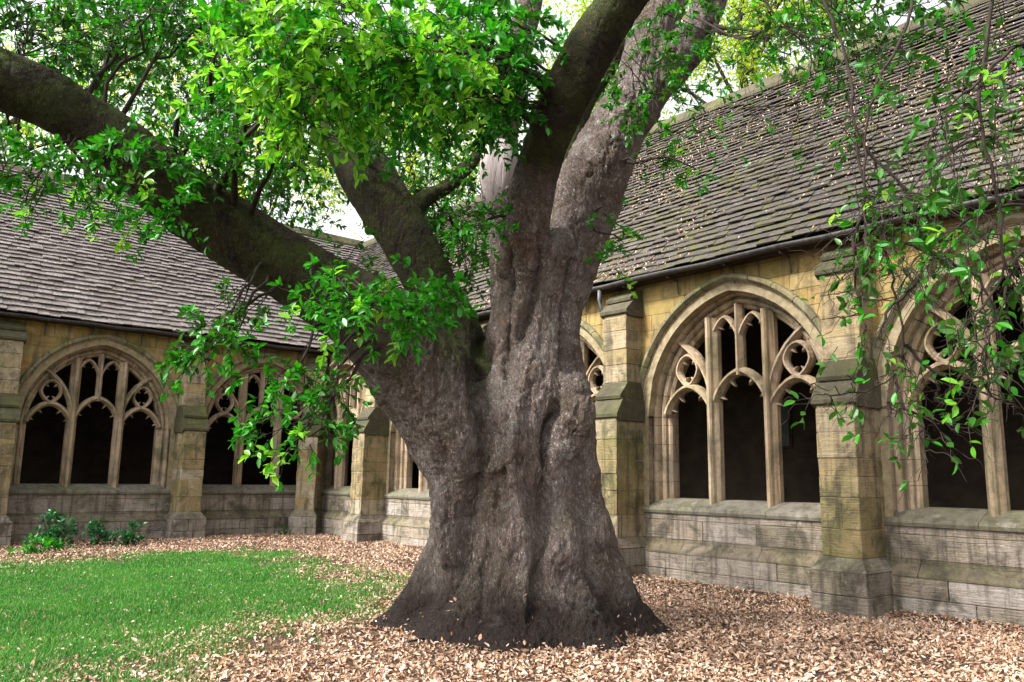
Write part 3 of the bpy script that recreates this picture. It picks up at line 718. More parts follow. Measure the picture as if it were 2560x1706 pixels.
LIMBS['dark'] = add_tube([(1205, 760, 8.5, 55), (1205, 680, 8.36, 60), (1206, 600, 8.16, 60), (1212, 500, 7.95, 50), (1222, 430, 7.85, 49), (1242, 370, 7.75, 50), (1272, 290, 7.6, 53), (1312, 200, 7.45, 57), (1362, 100, 7.3, 59), (1430, 0, 7.15, 54), (1510, -110, 7.0, 50), (1600, -260, 6.9, 40)])
LIMBS['right'] = add_tube([(1270, 700, 8.45, 66), (1300, 600, 8.5, 74), (1325, 530, 8.5, 76), (1350, 450, 8.55, 80), (1378, 380, 8.6, 76), (1418, 300, 8.7, 68), (1470, 210, 8.8, 64), (1490, 130, 8.9, 56), (1510, 50, 9.0, 48), (1545, -40, 9.1, 44), (1580, -200, 9.3, 34)])
LIMBS['right_b'] = add_tube([(1465, 230, 8.8, 52), (1530, 160, 8.75, 48), (1585, 95, 8.7, 44), (1622, 30, 8.65, 40), (1645, -50, 8.6, 36), (1680, -200, 8.6, 30)])
LIMBS['stub'] = add_tube([(1190, 600, 8.75, 52), (1160, 500, 8.8, 47), (1148, 410, 8.85, 46), (1150, 335, 8.9, 40), (1165, 250, 9.0, 33), (1188, 130, 9.15, 30), (1212, 20, 9.3, 29), (1225, -120, 9.5, 24)])
LIMBS['inner'] = add_tube([(1290, 470, 8.95, 30), (1310, 360, 9.1, 30), (1335, 250, 9.3, 27), (1390, 170, 9.4, 20), (1430, 90, 9.5, 16)], 14)
LIMBS['low'] = add_tube([(900, 560, 9.1, 26), (960, 470, 9.5, 22), (1040, 420, 10, 17), (1120, 330, 10.5, 12)], 12)
def ball(x, y, d, rx, rz, rd):
    b0 = len(limbV); c = at(x, y, d); sx, sz, sdp = size(rx, d), size(rz, d), rd; fh = np.array([Fv[0], Fv[1], 0]); fh /= np.linalg.norm(fh); rh = np.array([fh[1], -fh[0], 0])
    for i in range(1, 10):
        ph = math.pi*i/10
        for k in range(16):
            th = 2*math.pi*k/16; limbV.append(c+rh*sx*math.sin(ph)*math.cos(th)+fh*sdp*math.sin(ph)*math.sin(th)+np.array([0, 0, sz*math.cos(ph)]))
    for i in range(8):
        for k in range(16):
            q0 = b0+i*16+k; q1 = b0+i*16+(k+1) % 16; limbF.append((q0, q1, q1+16, q0+16))
    limbF.append(tuple(b0+k for k in range(15, -1, -1))); limbF.append(tuple(b0+128+k for k in range(16)))
ball(1318, 955, 7.88, 50, 62, .17); ball(1300, 1015, 7.86, 42, 46, .13); ball(1325, 890, 7.95, 34, 40, .12)
ball(1122, 1078, 7.70, 34, 22, .11); ball(1140, 1060, 7.74, 30, 30, .10); ball(1095, 1095, 7.74, 20, 16, .08)
ball(1280, 1250, 7.66, 60, 70, .16); ball(1180, 1230, 7.62, 48, 80, .12); ball(1030, 1200, 7.86, 40, 110, .16); ball(1365, 1215, 7.95, 36, 60, .15)
rawm = mesh('trunk_raw', limbV, limbF, None); ro_ = bpy.data.objects.new('trunk_raw', rawm); COL.objects.link(ro_)
md = ro_.modifiers.new('r', 'REMESH'); md.mode = 'VOXEL'; md.voxel_size = .016; md.adaptivity = 0
dg = bpy.context.evaluated_depsgraph_get(); ev = ro_.evaluated_get(dg); tm = bpy.data.meshes.new_from_object(ev)
bpy.data.objects.remove(ro_)
nv = len(tm.vertices); V = np.empty(nv*3, np.float64); tm.vertices.foreach_get('co', V); V = V.reshape(-1, 3)
E_ = np.empty(len(tm.edges)*2, np.int64); tm.edges.foreach_get('vertices', E_); E_ = E_.reshape(-1, 2)
deg = np.bincount(E_.ravel(), minlength=nv).astype(float)[:, None]
for it in range(34):
    S = np.zeros_like(V)
    for c in range(3): S[:, c] = np.bincount(E_[:, 0], V[E_[:, 1], c], nv)+np.bincount(E_[:, 1], V[E_[:, 0], c], nv)
    V = V*.4+.6*S/np.maximum(deg, 1)
def setco(): tm.vertices.foreach_set('co', V.astype(np.float32).ravel()); tm.update()
def normals():
    setco(); N = np.empty(nv*3, np.float32); tm.vertex_normals.foreach_get('vector', N); return N.reshape(-1, 3).astype(float)
N = normals()
q = V-CAM; dep = q@Fv; px = (1280+FPX*(q@Rv)/dep)/K; py = (853-FPX*(q@Uv)/dep)/K
front = np.clip(-(N@Fv)*2.2, 0, 1)*(py > 480)
def furrow(pts, width, depth):
    global V
    best = np.full(nv, 1e9); pts = np.array(pts, float)
    qx = px+9*vnoise(V*5, 21); qy = py
    for a, c in zip(pts, pts[1:]):
        ab = c-a; t = np.clip(((qx-a[0])*ab[0]+(qy-a[1])*ab[1])/(ab@ab), 0, 1)
        best = np.minimum(best, np.hypot(qx-a[0]-t*ab[0], qy-a[1]-t*ab[1]))
    ends = np.minimum(1, (py-pts[:, 1].min()+30)/60)*np.minimum(1, (pts[:, 1].max()+30-py)/60)
    V = V-N*(front*np.clip(ends, 0, 1)*depth*np.exp(-(best/width)**2))[:, None]
furrow([(1112, 790), (1098, 900), (1112, 990), (1090, 1100), (1080, 1190)], 19, .20)
furrow([(1082, 1180), (1072, 1260), (1052, 1340), (1010, 1400)], 15, .09)
furrow([(1272, 925), (1258, 990), (1250, 1070)], 9, .24)
furrow([(1252, 520), (1236, 640), (1215, 720), (1185, 800)], 14, .11)
furrow([(1312, 600), (1303, 700), (1296, 780), (1290, 850)], 10, .11)
furrow([(1248, 1080), (1240, 1200), (1236, 1300), (1222, 1430)], 15, .13)
furrow([(1168, 560), (1172, 680), (1160, 800), (1166, 900)], 11, .08)
furrow([(1075, 1110), (1105, 1112), (1140, 1104), (1152, 1085)], 10, .10)
furrow([(1330, 1040), (1338, 1150), (1340, 1290)], 12, .06)
furrow([(1140, 1120), (1136, 1200), (1120, 1300), (1100, 1420)], 12, .05)
furrow([(1262, 935), (1300, 905), (1340, 905)], 9, .04)
furrow([(1010, 1000), (1030, 1110), (1042, 1230)], 14, .045)
furrow([(940, 1420), (1010, 1370), (1060, 1310)], 12, .06)
furrow([(1405, 1440), (1372, 1360), (1350, 1290)], 12, .05)
# the raised limbs wear a darker, browner and mossier bark that sets in gradually; shade in the fork is painted in with it
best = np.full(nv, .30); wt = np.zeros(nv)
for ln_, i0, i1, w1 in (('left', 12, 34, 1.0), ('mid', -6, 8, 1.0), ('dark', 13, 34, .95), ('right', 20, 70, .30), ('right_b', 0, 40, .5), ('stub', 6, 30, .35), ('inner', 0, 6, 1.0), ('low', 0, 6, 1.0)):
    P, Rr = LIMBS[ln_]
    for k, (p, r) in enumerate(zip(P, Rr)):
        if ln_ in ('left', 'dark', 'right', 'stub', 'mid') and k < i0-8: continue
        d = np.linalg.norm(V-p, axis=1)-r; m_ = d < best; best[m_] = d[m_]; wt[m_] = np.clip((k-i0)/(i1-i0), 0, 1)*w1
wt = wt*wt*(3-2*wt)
up_ = np.clip((N[:, 2]-.05)/.45, 0, 1); zf = np.clip((V[:, 2]-1.9)/.5, 0, 1)*np.clip((1140-px)/40, 0, 1)  # upper faces by the fork: damp dark bark plus painted-in lack of light
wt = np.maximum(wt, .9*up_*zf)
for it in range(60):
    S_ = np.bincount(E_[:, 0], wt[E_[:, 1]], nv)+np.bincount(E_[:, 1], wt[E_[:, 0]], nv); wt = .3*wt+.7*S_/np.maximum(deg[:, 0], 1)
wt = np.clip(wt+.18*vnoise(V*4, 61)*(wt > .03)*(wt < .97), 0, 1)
N = normals()
ax = V*np.array([1, 1, .38])
dsp = (.024*fbm(V*3.1, 3, 5)+.018*fbm(V*np.array([7, 7, 2.2]), 3, 9)-.018*np.clip(1-np.abs(fbm(V*np.array([13, 13, 5]), 2, 13))*3.6, 0, 1)-.014*np.clip(1-np.abs(fbm(V*np.array([26, 26, 10]), 2, 17))*3, 0, 1)+.014)
V = V+N*(dsp*(1-.6*wt))[:, None]
setco(); tm.polygons.foreach_set('use_smooth', np.ones(len(tm.polygons), bool))
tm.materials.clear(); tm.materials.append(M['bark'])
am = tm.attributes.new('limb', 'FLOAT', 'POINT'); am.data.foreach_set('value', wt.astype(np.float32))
tm.update(); tm.name = 'trunk'
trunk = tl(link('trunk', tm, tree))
trunk_bvh = BVHTree.FromPolygons([tuple(v) for v in V], [tuple(p.vertices) for p in tm.polygons])
# healed scar on the cut stem
sv = []; sf = []
c = at(1145, 398, 8.70); fh = np.array([Fv[0], Fv[1], 0]); fh /= np.linalg.norm(fh); rh = np.array([fh[1], -fh[0], 0]); ax_ = (at(1152, 330, 8.66)-at(1146, 470, 8.62)); ax_ /= np.linalg.norm(ax_)
for i in range(15):
    ph = math.pi*i/14
    for k in range(24):
        th = 2*math.pi*k/24; a_ = math.sin(ph)*math.cos(th)
        crk = .018*math.exp(-((a_+.02)/.10)**2)*(abs(math.cos(ph)) < .75)
        sv.append(c+rh*.20*a_*(1+.15*math.cos(ph))+fh*(.12*math.sin(ph)*math.sin(th)+(crk if math.sin(th) < 0 else 0))+ax_*.38*math.cos(ph))
for i in range(14):
    for k in range(24):
        q0 = i*24+k; q1 = i*24+(k+1) % 24; sf.append((q0, q1, q1+24, q0+24))
o = tl(link('healed_scar', mesh('healed_scar', sv, sf, M['scar'], True), tree)); o['label'] = 'pale smooth healed scar on the cut stem'

# ------------------------------------------------------------------ foliage
LT_V = np.array([(0, 0, 0), (.34, 0, -.02), (.70, 0, -.03), (1, 0, -.10), (.20, .17, .05), (.50, .235, .065), (.80, .14, .02), (.20, -.17, .05), (.50, -.235, .065), (.80, -.14, .02)])
LT_Q = np.array([(1, 2, 5, 4), (1, 7, 8, 2)]); LT_Q = np.array([(1, 2, 5, 4), (2, 3, 6, 5), (1, 7, 8, 2), (2, 8, 9, 3)]); LT_T = np.array([(0, 1, 4), (0, 7, 1)])
class Leaves:
    def __init__(s): s.p = []; s.x = []; s.n = []; s.s = []
    def add(s, p, x, n, sz): s.p.append(p); s.x.append(x); s.n.append(n); s.s.append(sz)
    def arrays(s):
        p = np.concatenate(s.p); x = np.concatenate(s.x); n = np.concatenate(s.n); z = np.concatenate(s.s)
        x = x/np.linalg.norm(x, axis=1)[:, None]; y = np.cross(n, x); y /= (np.linalg.norm(y, axis=1)[:, None]+1e-9); n = np.cross(x, y); return p, x, y, n, z
    @staticmethod
    def build(name, arr, mat, sel=None):
        p, x, y, n, z = [a if sel is None else a[sel] for a in arr]; k = len(p)
        wv = (rng.uniform(.8, 1.2, (k, 1)))
        T = LT_V[None]; V = p[:, None]+z[:, None, None]*(T[..., :1]*x[:, None]+T[..., 1:2]*wv[..., None]*y[:, None]+T[..., 2:]*n[:, None]*rng.uniform(.3, 1.8, (k, 1, 1)))
        o = (np.arange(k)*10)[:, None, None]
        return soup(name, V.reshape(-1, 3), [(LT_Q[None]+o).reshape(-1, 4), (LT_T[None]+o).reshape(-1, 3)], mat, True)
def unit(a): return a/(np.linalg.norm(a, axis=-1, keepdims=True)+1e-9)
TW_V = []; TW_F = []
def add_twig(pts, r0, r1, sides=4):
    n = len(pts); b0 = len(TW_V); up = np.array([.3, .2, .93])
    for i in range(n):
        t = pts[min(i+1, n-1)]-pts[max(i-1, 0)]; t = t/(np.linalg.norm(t)+1e-9); a = np.cross(t, up); a /= (np.linalg.norm(a)+1e-9); b_ = np.cross(t, a); r = r0+(r1-r0)*i/(n-1)
        for k in range(sides): th = 2*math.pi*k/sides; TW_V.append(pts[i]+r*(math.cos(th)*a+math.sin(th)*b_))
    for i in range(n-1):
        for k in range(sides):
            q0 = b0+i*sides+k; q1 = b0+i*sides+(k+1) % sides; TW_F.append((q0, q1, q1+sides, q0+sides))
def spray(LV, o, d, ln, nl, sz, droop=.25, twig=True, rr=.0035, upb=.75):
    """one leafy shoot: leaves set alternately along a bending twig, a rosette at its tip"""
    d = d/np.linalg.norm(d); t = np.linspace(0, 1, 5); pts = o+np.outer(t*ln, d)+np.outer((t**2)*ln*droop, [0, 0, -1.0])+np.concatenate([[np.zeros(3)], rng.normal(0, ln*.03, (4, 3))])
    if twig: add_twig(pts, rr*1.5, rr*.5, 3)
    tt = np.clip(1-rng.random(nl)**1.6*.9, 0, 1); P = o+np.outer(tt*ln, d)+np.outer((tt**2)*ln*droop, [0, 0, -1.0])
    ang = np.arange(nl)*2.4+rng.random()*6; a = unit(np.cross(d, [.2, .1, .97])); b_ = np.cross(d, a)
    rad = np.cos(ang)[:, None]*a+np.sin(ang)[:, None]*b_
    x = rad*rng.uniform(.6, 1.1, (nl, 1))+d*rng.uniform(.2, .9, (nl, 1))+np.array([0, 0, -.15])+rng.normal(0, .2, (nl, 3))
    n = np.array([0, 0, upb])+rng.normal(0, .38, (nl, 3))+rad*.25
    LV.add(P, x, n, sz*rng.uniform(.55, 1.15, nl))
    return pts
FOL = {'leaf_dark': Leaves(), 'leaf_mid': Leaves(), 'leaf_new': Leaves()}
LIMBPTS = np.concatenate([np.array(LIMBS[k][0]) for k in ('left', 'mid', 'dark', 'right', 'right_b', 'stub', 'low')])
fwd = np.array([Fv[0], Fv[1], 0])/np.linalg.norm(Fv[:2])
def blob(x, y, d, rx, ry, rd, ns, mixw, sz=.075, nl=16, ln=.28, branch=1, flat=.5):
    sz *= 1.12 if d < 9 else 1.2; ns = int(ns*(1.15 if d < 9 else 1.5))
    c = at(x, y, d); ax1, ay1 = size(rx, d), size(ry, d)
    hub = []
    for i in range(branch):
        e_ = c+Rv*rng.uniform(-.6, .6)*ax1+Uv*rng.uniform(-.5, .5)*ay1+fwd*rng.uniform(-.5, .5)*rd
        j = np.argmin(np.linalg.norm(LIMBPTS-e_, axis=1)); s_ = LIMBPTS[j]
        t = np.linspace(0, 1, 8)[:, None]; L_ = np.linalg.norm(e_-s_)
        if L_ < 3.5:
            pts = s_*(1-t)+e_*t+np.array([0, 0, 1])*np.sin(t*math.pi)*L_*.1+np.concatenate([np.zeros((1, 3)), rng.normal(0, L_*.025, (7, 3))])
            add_twig(pts, .012+.010*L_, .006, 6); hub += list(pts[3:])
    hub = np.array(hub) if hub else c[None]
    names = list(mixw); pr = np.array([mixw[k] for k in names]); pr = pr/pr.sum()
    for i in range(ns):
        v = rng.normal(0, 1, 3); v /= np.linalg.norm(v); v *= rng.random()**.4
        o = c+Rv*v[0]*ax1+Uv*v[1]*ay1+fwd*v[2]*rd
        dirv = (Rv*v[0]+fwd*v[2])*.8+np.array([0, 0, v[1]*.5-.1])+rng.normal(0, .5, 3)
        LV = FOL[names[rng.choice(len(names), p=pr)]]
        spray(LV, o, dirv, ln*rng.uniform(.6, 1.4), int(nl*rng.uniform(.6, 1.4)), sz)
        if rng.random() < .3:
            h = hub[rng.integers(len(hub))]; t = np.linspace(0, 1, 5)[:, None]
            if np.linalg.norm(h-o) < 1.3: add_twig(h*(1-t)+o*t+rng.normal(0, .03, (5, 3))*np.sin(t*math.pi), .006, .0035, 3)
DK, MD, NW = 'leaf_dark', 'leaf_mid', 'leaf_new'
# bright new growth in the top centre
blob(800, 90, 6.0, 270, 110, .5, 140, {NW: 1, MD: .7}, .085, 17, .34, 3)
blob(680, 210, 6.0, 150, 80, .4, 62, {NW: 1, MD: .35}, .085, 17, .34, 2)
blob(950, 200, 6.4, 150, 120, .4, 75, {NW: .7, MD: .8}, .08, 16, .3, 2)
blob(640, 30, 6.3, 130, 60, .4, 40, {NW: 1, MD: .6}, .085, 16, .32, 1)
# green mass beside the stems
blob(1010, 170, 7.3, 190, 150, .5, 120, {MD: 1, NW: .15, DK: .3}, .078, 17, .28, 3)
blob(1120, 205, 7.2, 120, 95, .4, 72, {MD: 1, DK: .3}, .078, 17, .28, 2)
blob(1120, 60, 7.4, 130, 90, .5, 80, {MD: 1, DK: .4, NW: .1}, .078, 17, .28, 2)
blob(900, 260, 8.3, 120, 70, .5, 50, {MD: .8, DK: .6}, .075, 16, .28, 2)
blob(720, 250, 8.2, 120, 60, .5, 44, {MD: .8, DK: .6}, .075, 16, .28, 2)
# top left
blob(100, 40, 7.4, 190, 95, .8, 105, {DK: .8, MD: .9}, .078, 17, .3, 2)
blob(330, 60, 8.4, 170, 90, .8, 85, {DK: .7, MD: .9}, .075, 16, .3, 2)
blob(450, 20, 7.6, 130, 60, .6, 55, {MD: 1, DK: .3}, .078, 16, .3, 2)
blob(250, 150, 10.5, 240, 110, 1.0, 120, {DK: 1, MD: .35}, .072, 15, .3, 1)
blob(430, 230, 11.0, 160, 130, 1.0, 85, {DK: 1, MD: .5}, .072, 15, .3, 1)
blob(600, 330, 9.6, 150, 110, .8, 90, {DK: .8, MD: .8}, .074, 16, .3, 2)
blob(560, 170, 11.5, 140, 120, 1.0, 60, {DK: .8, MD: .6}, .074, 15, .3, 1)
blob(640, 450, 10.5, 130, 90, 1.0, 60, {DK: 1, MD: .5}, .072, 15, .3, 1)
blob(-20, 330, 9.5, 120, 60, .8, 26, {DK: .8, MD: .6}, .072, 14, .3, 1)
# sprays hanging along the left limb
blob(330, 345, 6.9, 220, 42, .25, 48, {MD: 1, DK: .25}, .078, 14, .26, 3)
blob(130, 390, 6.9, 120, 60, .25, 36, {MD: 1, DK: .4}, .078, 14, .26, 2)
blob(520, 370, 7.2, 90, 50, .25, 26, {MD: 1, DK: .4}, .078, 14, .26, 1)
blob(355, 490, 6.8, 90, 38, .2, 22, {MD: 1, NW: .15}, .078, 13, .24, 1)
blob(90, 470, 7.2, 100, 40, .2, 10, {MD: 1, NW: .4}, .075, 12, .24, 1)
blob(225, 465, 9.0, 60, 50, .3, 14, {NW: .6, MD: .5}, .07, 12, .24, 1)
# tufts in front of the crotch
blob(850, 695, 6.5, 170, 52, .25, 54, {MD: 1, NW: .2}, .082, 15, .24, 3)
blob(960, 675, 6.7, 110, 40, .25, 22, {MD: 1}, .082, 15, .24, 1)
blob(800, 610, 7.2, 60, 40, .2, 9, {DK: 1, MD: .4}, .075, 14, .24, 1)
blob(490, 790, 6.6, 90, 45, .2, 30, {MD: 1, DK: .4}, .08, 14, .24, 2)
blob(530, 720, 6.8, 70, 50, .2, 14, {DK: 1}, .07, 13, .24, 1)
blob(680, 990, 6.5, 85, 62, .2, 28, {MD: 1, NW: .12}, .08, 13, .22, 2)
blob(740, 900, 6.7, 70, 60, .2, 18, {DK: 1, MD: .3}, .075, 13, .22, 1)
blob(640, 900, 6.6, 50, 45, .2, 10, {MD: 1}, .08, 12, .22, 1)
# darker leaves behind the fork
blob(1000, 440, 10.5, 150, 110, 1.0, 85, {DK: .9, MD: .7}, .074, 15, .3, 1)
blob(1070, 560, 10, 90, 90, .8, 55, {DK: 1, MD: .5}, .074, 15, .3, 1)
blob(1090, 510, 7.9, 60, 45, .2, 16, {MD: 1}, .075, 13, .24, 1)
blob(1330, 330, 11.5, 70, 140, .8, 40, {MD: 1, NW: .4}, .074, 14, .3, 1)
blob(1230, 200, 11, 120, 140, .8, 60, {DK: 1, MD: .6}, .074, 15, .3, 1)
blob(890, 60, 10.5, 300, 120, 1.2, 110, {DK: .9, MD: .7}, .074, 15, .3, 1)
# sprigs on the right-hand stem
blob(1425, 575, 7.8, 38, 55, .15, 9, {MD: 1, NW: .3}, .075, 12, .2, 1)
blob(1590, 390, 7.6, 55, 35, .15, 5, {MD: 1, NW: .4}, .075, 10, .2, 1)
blob(1500, 370, 7.9, 45, 40, .15, 7, {MD: 1, NW: .6}, .075, 10, .2, 1)
blob(1480, 180, 8.0, 80, 110, .25, 34, {MD: .6, DK: .8}, .07, 13, .24, 1)
blob(1390, 490, 7.9, 30, 25, .1, 4, {MD: 1, NW: .5}, .07, 9, .18, 1)
blob(1600, 250, 8.2, 70, 90, .3, 16, {MD: 1, NW: .5}, .07, 12, .24, 1)
blob(1560, 60, 8.4, 110, 70, .3, 34, {MD: 1, DK: .4}, .072, 14, .24, 1)
# thin fringe across the upper right
blob(1780, 90, 7.4, 150, 90, .6, 48, {DK: 1, MD: .8, NW: .3}, .070, 12, .3, 2)
blob(1950, 60, 6.0, 170, 80, .5, 60, {DK: 1, MD: .8}, .072, 13, .3, 2)
# canopy overhead, out of the picture but shading it
for (x, y, d, n) in ((1300, -420, 8.5, 60), (1800, -420, 6.5, 50)):
    blob(x, y, d, 300, 180, .9, n, {MD: 1, DK: .5}, .078, 16, .3, 1)

for (cx_, cy_, cz_, n_) in ((3.0, 14.2, 9.2, 60), (4.0, 12.4, 9.8, 40)):  # unseen boughs added above the view to throw shade on the right range
    x_, y_, d_ = project((cx_, cy_, cz_)); blob(x_, y_, d_, 330, 150, 1.2, n_, {MD: 1, DK: .5}, .085, 16, .35, 1)
# drooping boughs on the right: named stems with side shoots
DR = [[(2120, -180, 4.6), (2080, 60, 4.5), (2010, 200, 4.4), (1990, 330, 4.4), (1985, 480, 4.35), (2000, 620, 4.3)],
      [(1850, -200, 4.9), (1900, 20, 4.8), (1945, 130, 4.7), (1962, 280, 4.6), (1985, 420, 4.5), (2030, 560, 4.45), (2055, 660, 4.4), (2076, 770, 4.35), (2060, 850, 4.3), (1985, 900, 4.25), (1895, 905, 4.2)],
      [(2076, 790, 4.35), (2140, 850, 4.3), (2220, 890, 4.25), (2330, 925, 4.2)],
      [(2420, 250, 4.3), (2330, 300, 4.25), (2220, 330, 4.2), (2120, 400, 4.2), (2050, 500, 4.15)],
      [(2450, 430, 4.1), (2350, 470, 4.1), (2230, 500, 4.1), (2120, 580, 4.1), (2080, 640, 4.1)],
      [(2420, 520, 3.9), (2330, 600, 3.9), (2300, 720, 3.9), (2265, 800, 3.9), (2275, 880, 3.9)],
      [(2300, -150, 3.9), (2270, 60, 3.9), (2250, 260, 3.85), (2290, 460, 3.8), (2300, 640, 3.8), (2240, 740, 3.8), (2280, 830, 3.8)],
      [(2080, 560, 4.2), (2180, 600, 4.15), (2260, 660, 4.1), (2300, 780, 4.05)],
      [(1960, 300, 4.6), (2060, 420, 4.5), (2160, 470, 4.4), (2270, 560, 4.3)],
      [(1985, 480, 4.4), (1960, 560, 4.4), (1975, 680, 4.4), (1990, 760, 4.35)],
      [(2060, 850, 4.3), (2065, 920, 4.25), (2110, 955, 4.2), (2160, 975, 4.2)],
      [(2420, 60, 3.8), (2320, 120, 3.8), (2230, 200, 3.8), (2160, 260, 3.8)],
      [(2110, 640, 4.2), (2040, 720, 4.2), (2010, 800, 4.2)],
      [(1700, -100, 6.5), (1780, 40, 6.4), (1860, 120, 6.3), (1830, 230, 6.2), (1700, 250, 6.2)],
      [(1600, 40, 8), (1700, 90, 7.4), (1790, 60, 6.9), (1880, 90, 6.5), (1990, 60, 6)]]
DRL = {'leaf_dark': Leaves(), 'leaf_mid': Leaves(), 'leaf_new': Leaves()}
main_tw = (len(TW_V), len(TW_F))
for si, st in enumerate(DR):
    P = [at(*m) for m in st]; fine = []
    for i in range(len(P)-1):
        p0, p1, p2, p3 = P[max(i-1, 0)], P[i], P[i+1], P[min(i+2, len(P)-1)]
        for t in np.linspace(0, 1, 6)[:-1]: fine.append(.5*((2*p1)+(-p0+p2)*t+(2*p0-5*p1+4*p2-p3)*t*t+(-p0+3*p1-3*p2+p3)*t**3)+rng.normal(0, .006, 3))
    fine.append(P[-1]); add_twig(fine, .011, .004, 6)
    L_ = len(fine); dens = 2 if si < 13 else 2
    for i in range(2, L_):
        py_ = project(fine[i])[1]
        for j in range(dens):
            if rng.random() < (.50 if py_ < 620 else .34):
                dv = unit(rng.normal(0, 1, 3)+np.array([0, 0, -.35])+(fine[i]-fine[i-1])/np.linalg.norm(fine[i]-fine[i-1])*.5); l2 = rng.uniform(.12, .42)*(1 if py_ < 560 else .55)
                t = np.linspace(0, 1, 6); pts = fine[i]+np.outer(t*l2, dv)+np.outer(t**2*l2*.3, [0, 0, -1])+np.concatenate([np.zeros((1, 3)), rng.normal(0, .012, (5, 3))])
                add_twig(pts, .0038, .0016, 4)
                for k in range(2):
                    l3 = rng.uniform(.15, .5)*(1 if py_ < 560 else .45); dv3 = unit(dv+rng.normal(0, .8, 3)); o3 = pts[rng.integers(1, 6)]; p3_ = o3+np.outer(t*l3, dv3)+np.outer(t**2*l3*.35, [0, 0, -1])+np.concatenate([np.zeros((1, 3)), rng.normal(0, .012, (5, 3))])
                    add_twig(p3_, .0028, .0012, 3)
                    if rng.random() < .62:
                        dv2 = unit(dv+rng.normal(0, .7, 3)); nm = ('leaf_dark', 'leaf_mid', 'leaf_new')[rng.choice(3, p=(.66, .29, .05))]
                        spray(DRL[nm], pts[rng.integers(2, 6)], dv2, rng.uniform(.05, .2), int(rng.integers(2, 6)), .071, .3, True, .0016, .6)
for (x, y, d, n) in ((2250, 150, 4.4, 22), (2310, 300, 4.2, 22), (2060, 440, 4.6, 22), (2130, 540, 4.5, 20), (2300, 480, 4.3, 18), (2330, 640, 4.1, 10), (2330, 800, 4.1, 6), (2010, 540, 4.5, 12), (1950, 865, 4.4, 5), (2180, 940, 4.3, 3)):
    for i in range(int(n*.7)):
        v = rng.normal(0, 1, 3); o = at(x+v[0]*70, y+v[1]*60, d+v[2]*.25)
        nm = ('leaf_dark', 'leaf_mid', 'leaf_new')[rng.choice(3, p=(.68, .28, .04))]
        spray(DRL[nm], o, rng.normal(0, 1, 3)+np.array([0, 0, -.4]), rng.uniform(.1, .24), int(rng.integers(3, 8)), .074, .3, True, .002, .6)

# individual nearest leaves, then the rest of the crown
cand = []
for grp, dct in (('a', FOL), ('b', DRL)):
    for nm, LV in dct.items():
        if not LV.p: continue
        arr = LV.arrays(); dct[nm] = arr; p = arr[0]; q = p-CAM; z = q@Fv
        x = (1280+FPX*(q@Rv)/z)/K; y = (853-FPX*(q@Uv)/z)/K
        ar = np.abs((arr[3]*unit(q)).sum(1))*arr[4]**2/z**2
        ok = (x > 10) & (x < 2340) & (y > 10) & (y < 1540) & (z > .5); ar = np.where(ok, ar, 0)
        o = np.argsort(-ar)[:300]
        cand += [(ar[i], grp, nm, i) for i in o]
cand.sort(reverse=True); pickb = [c for c in cand if c[1] == 'b'][:170]; picka = [c for c in cand if c[1] == 'a'][:130]
chosen = {}
for a, g_, nm, i in pickb+picka: chosen.setdefault((g_, nm), []).append(i)
lt = {}
for nm in ('leaf_dark', 'leaf_mid', 'leaf_new'): lt[nm] = mesh('leaf', LT_V, [tuple(f) for f in LT_Q]+[tuple(f) for f in LT_T], M[nm])
crown = bpy.data.objects.new('crown', None); COL.objects.link(crown); crown.parent = tree; tl(crown)
bough = bpy.data.objects.new('drooping_bough', None); COL.objects.link(bough); bough.parent = tree; tl(bough)
bough['label'] = 'thin twiggy bough hanging down at the right'
for grp, dct, par in (('a', FOL, crown), ('b', DRL, bough)):
    for nm, arr in dct.items():
        if isinstance(arr, Leaves): continue
        keep = np.ones(len(arr[0]), bool); sel = chosen.get((grp, nm), []); keep[sel] = False
        for i in sel:
            o = link('leaf', lt[nm], par); s_ = arr[4][i]
            o.matrix_local = Matrix(((arr[1][i][0]*s_, arr[2][i][0]*s_, arr[3][i][0]*s_, arr[0][i][0]), (arr[1][i][1]*s_, arr[2][i][1]*s_, arr[3][i][1]*s_, arr[0][i][1]), (arr[1][i][2]*s_, arr[2][i][2]*s_, arr[3][i][2]*s_, arr[0][i][2]), (0, 0, 0, 1)))
        o = link('foliage', Leaves.build('foliage', arr, M[nm], keep), par); o['kind'] = 'stuff'
def quadfix(F): return np.array(F)
TWV = np.array(TW_V); TWF = np.array(TW_F)
o = link('branchlets', soup('branchlets', TWV[:main_tw[0]], [TWF[:main_tw[1]]], M['twig'], True), crown); o['kind'] = 'stuff'
o = link('twigs', soup('twigs', TWV[main_tw[0]:], [TWF[main_tw[1]:]-main_tw[0]], M['twig'], True), bough); o['kind'] = 'stuff'
nleaf = sum(len(a[0]) for d_ in (FOL, DRL) for a in d_.values() if not isinstance(a, Leaves)); print('tree leaves', nleaf)

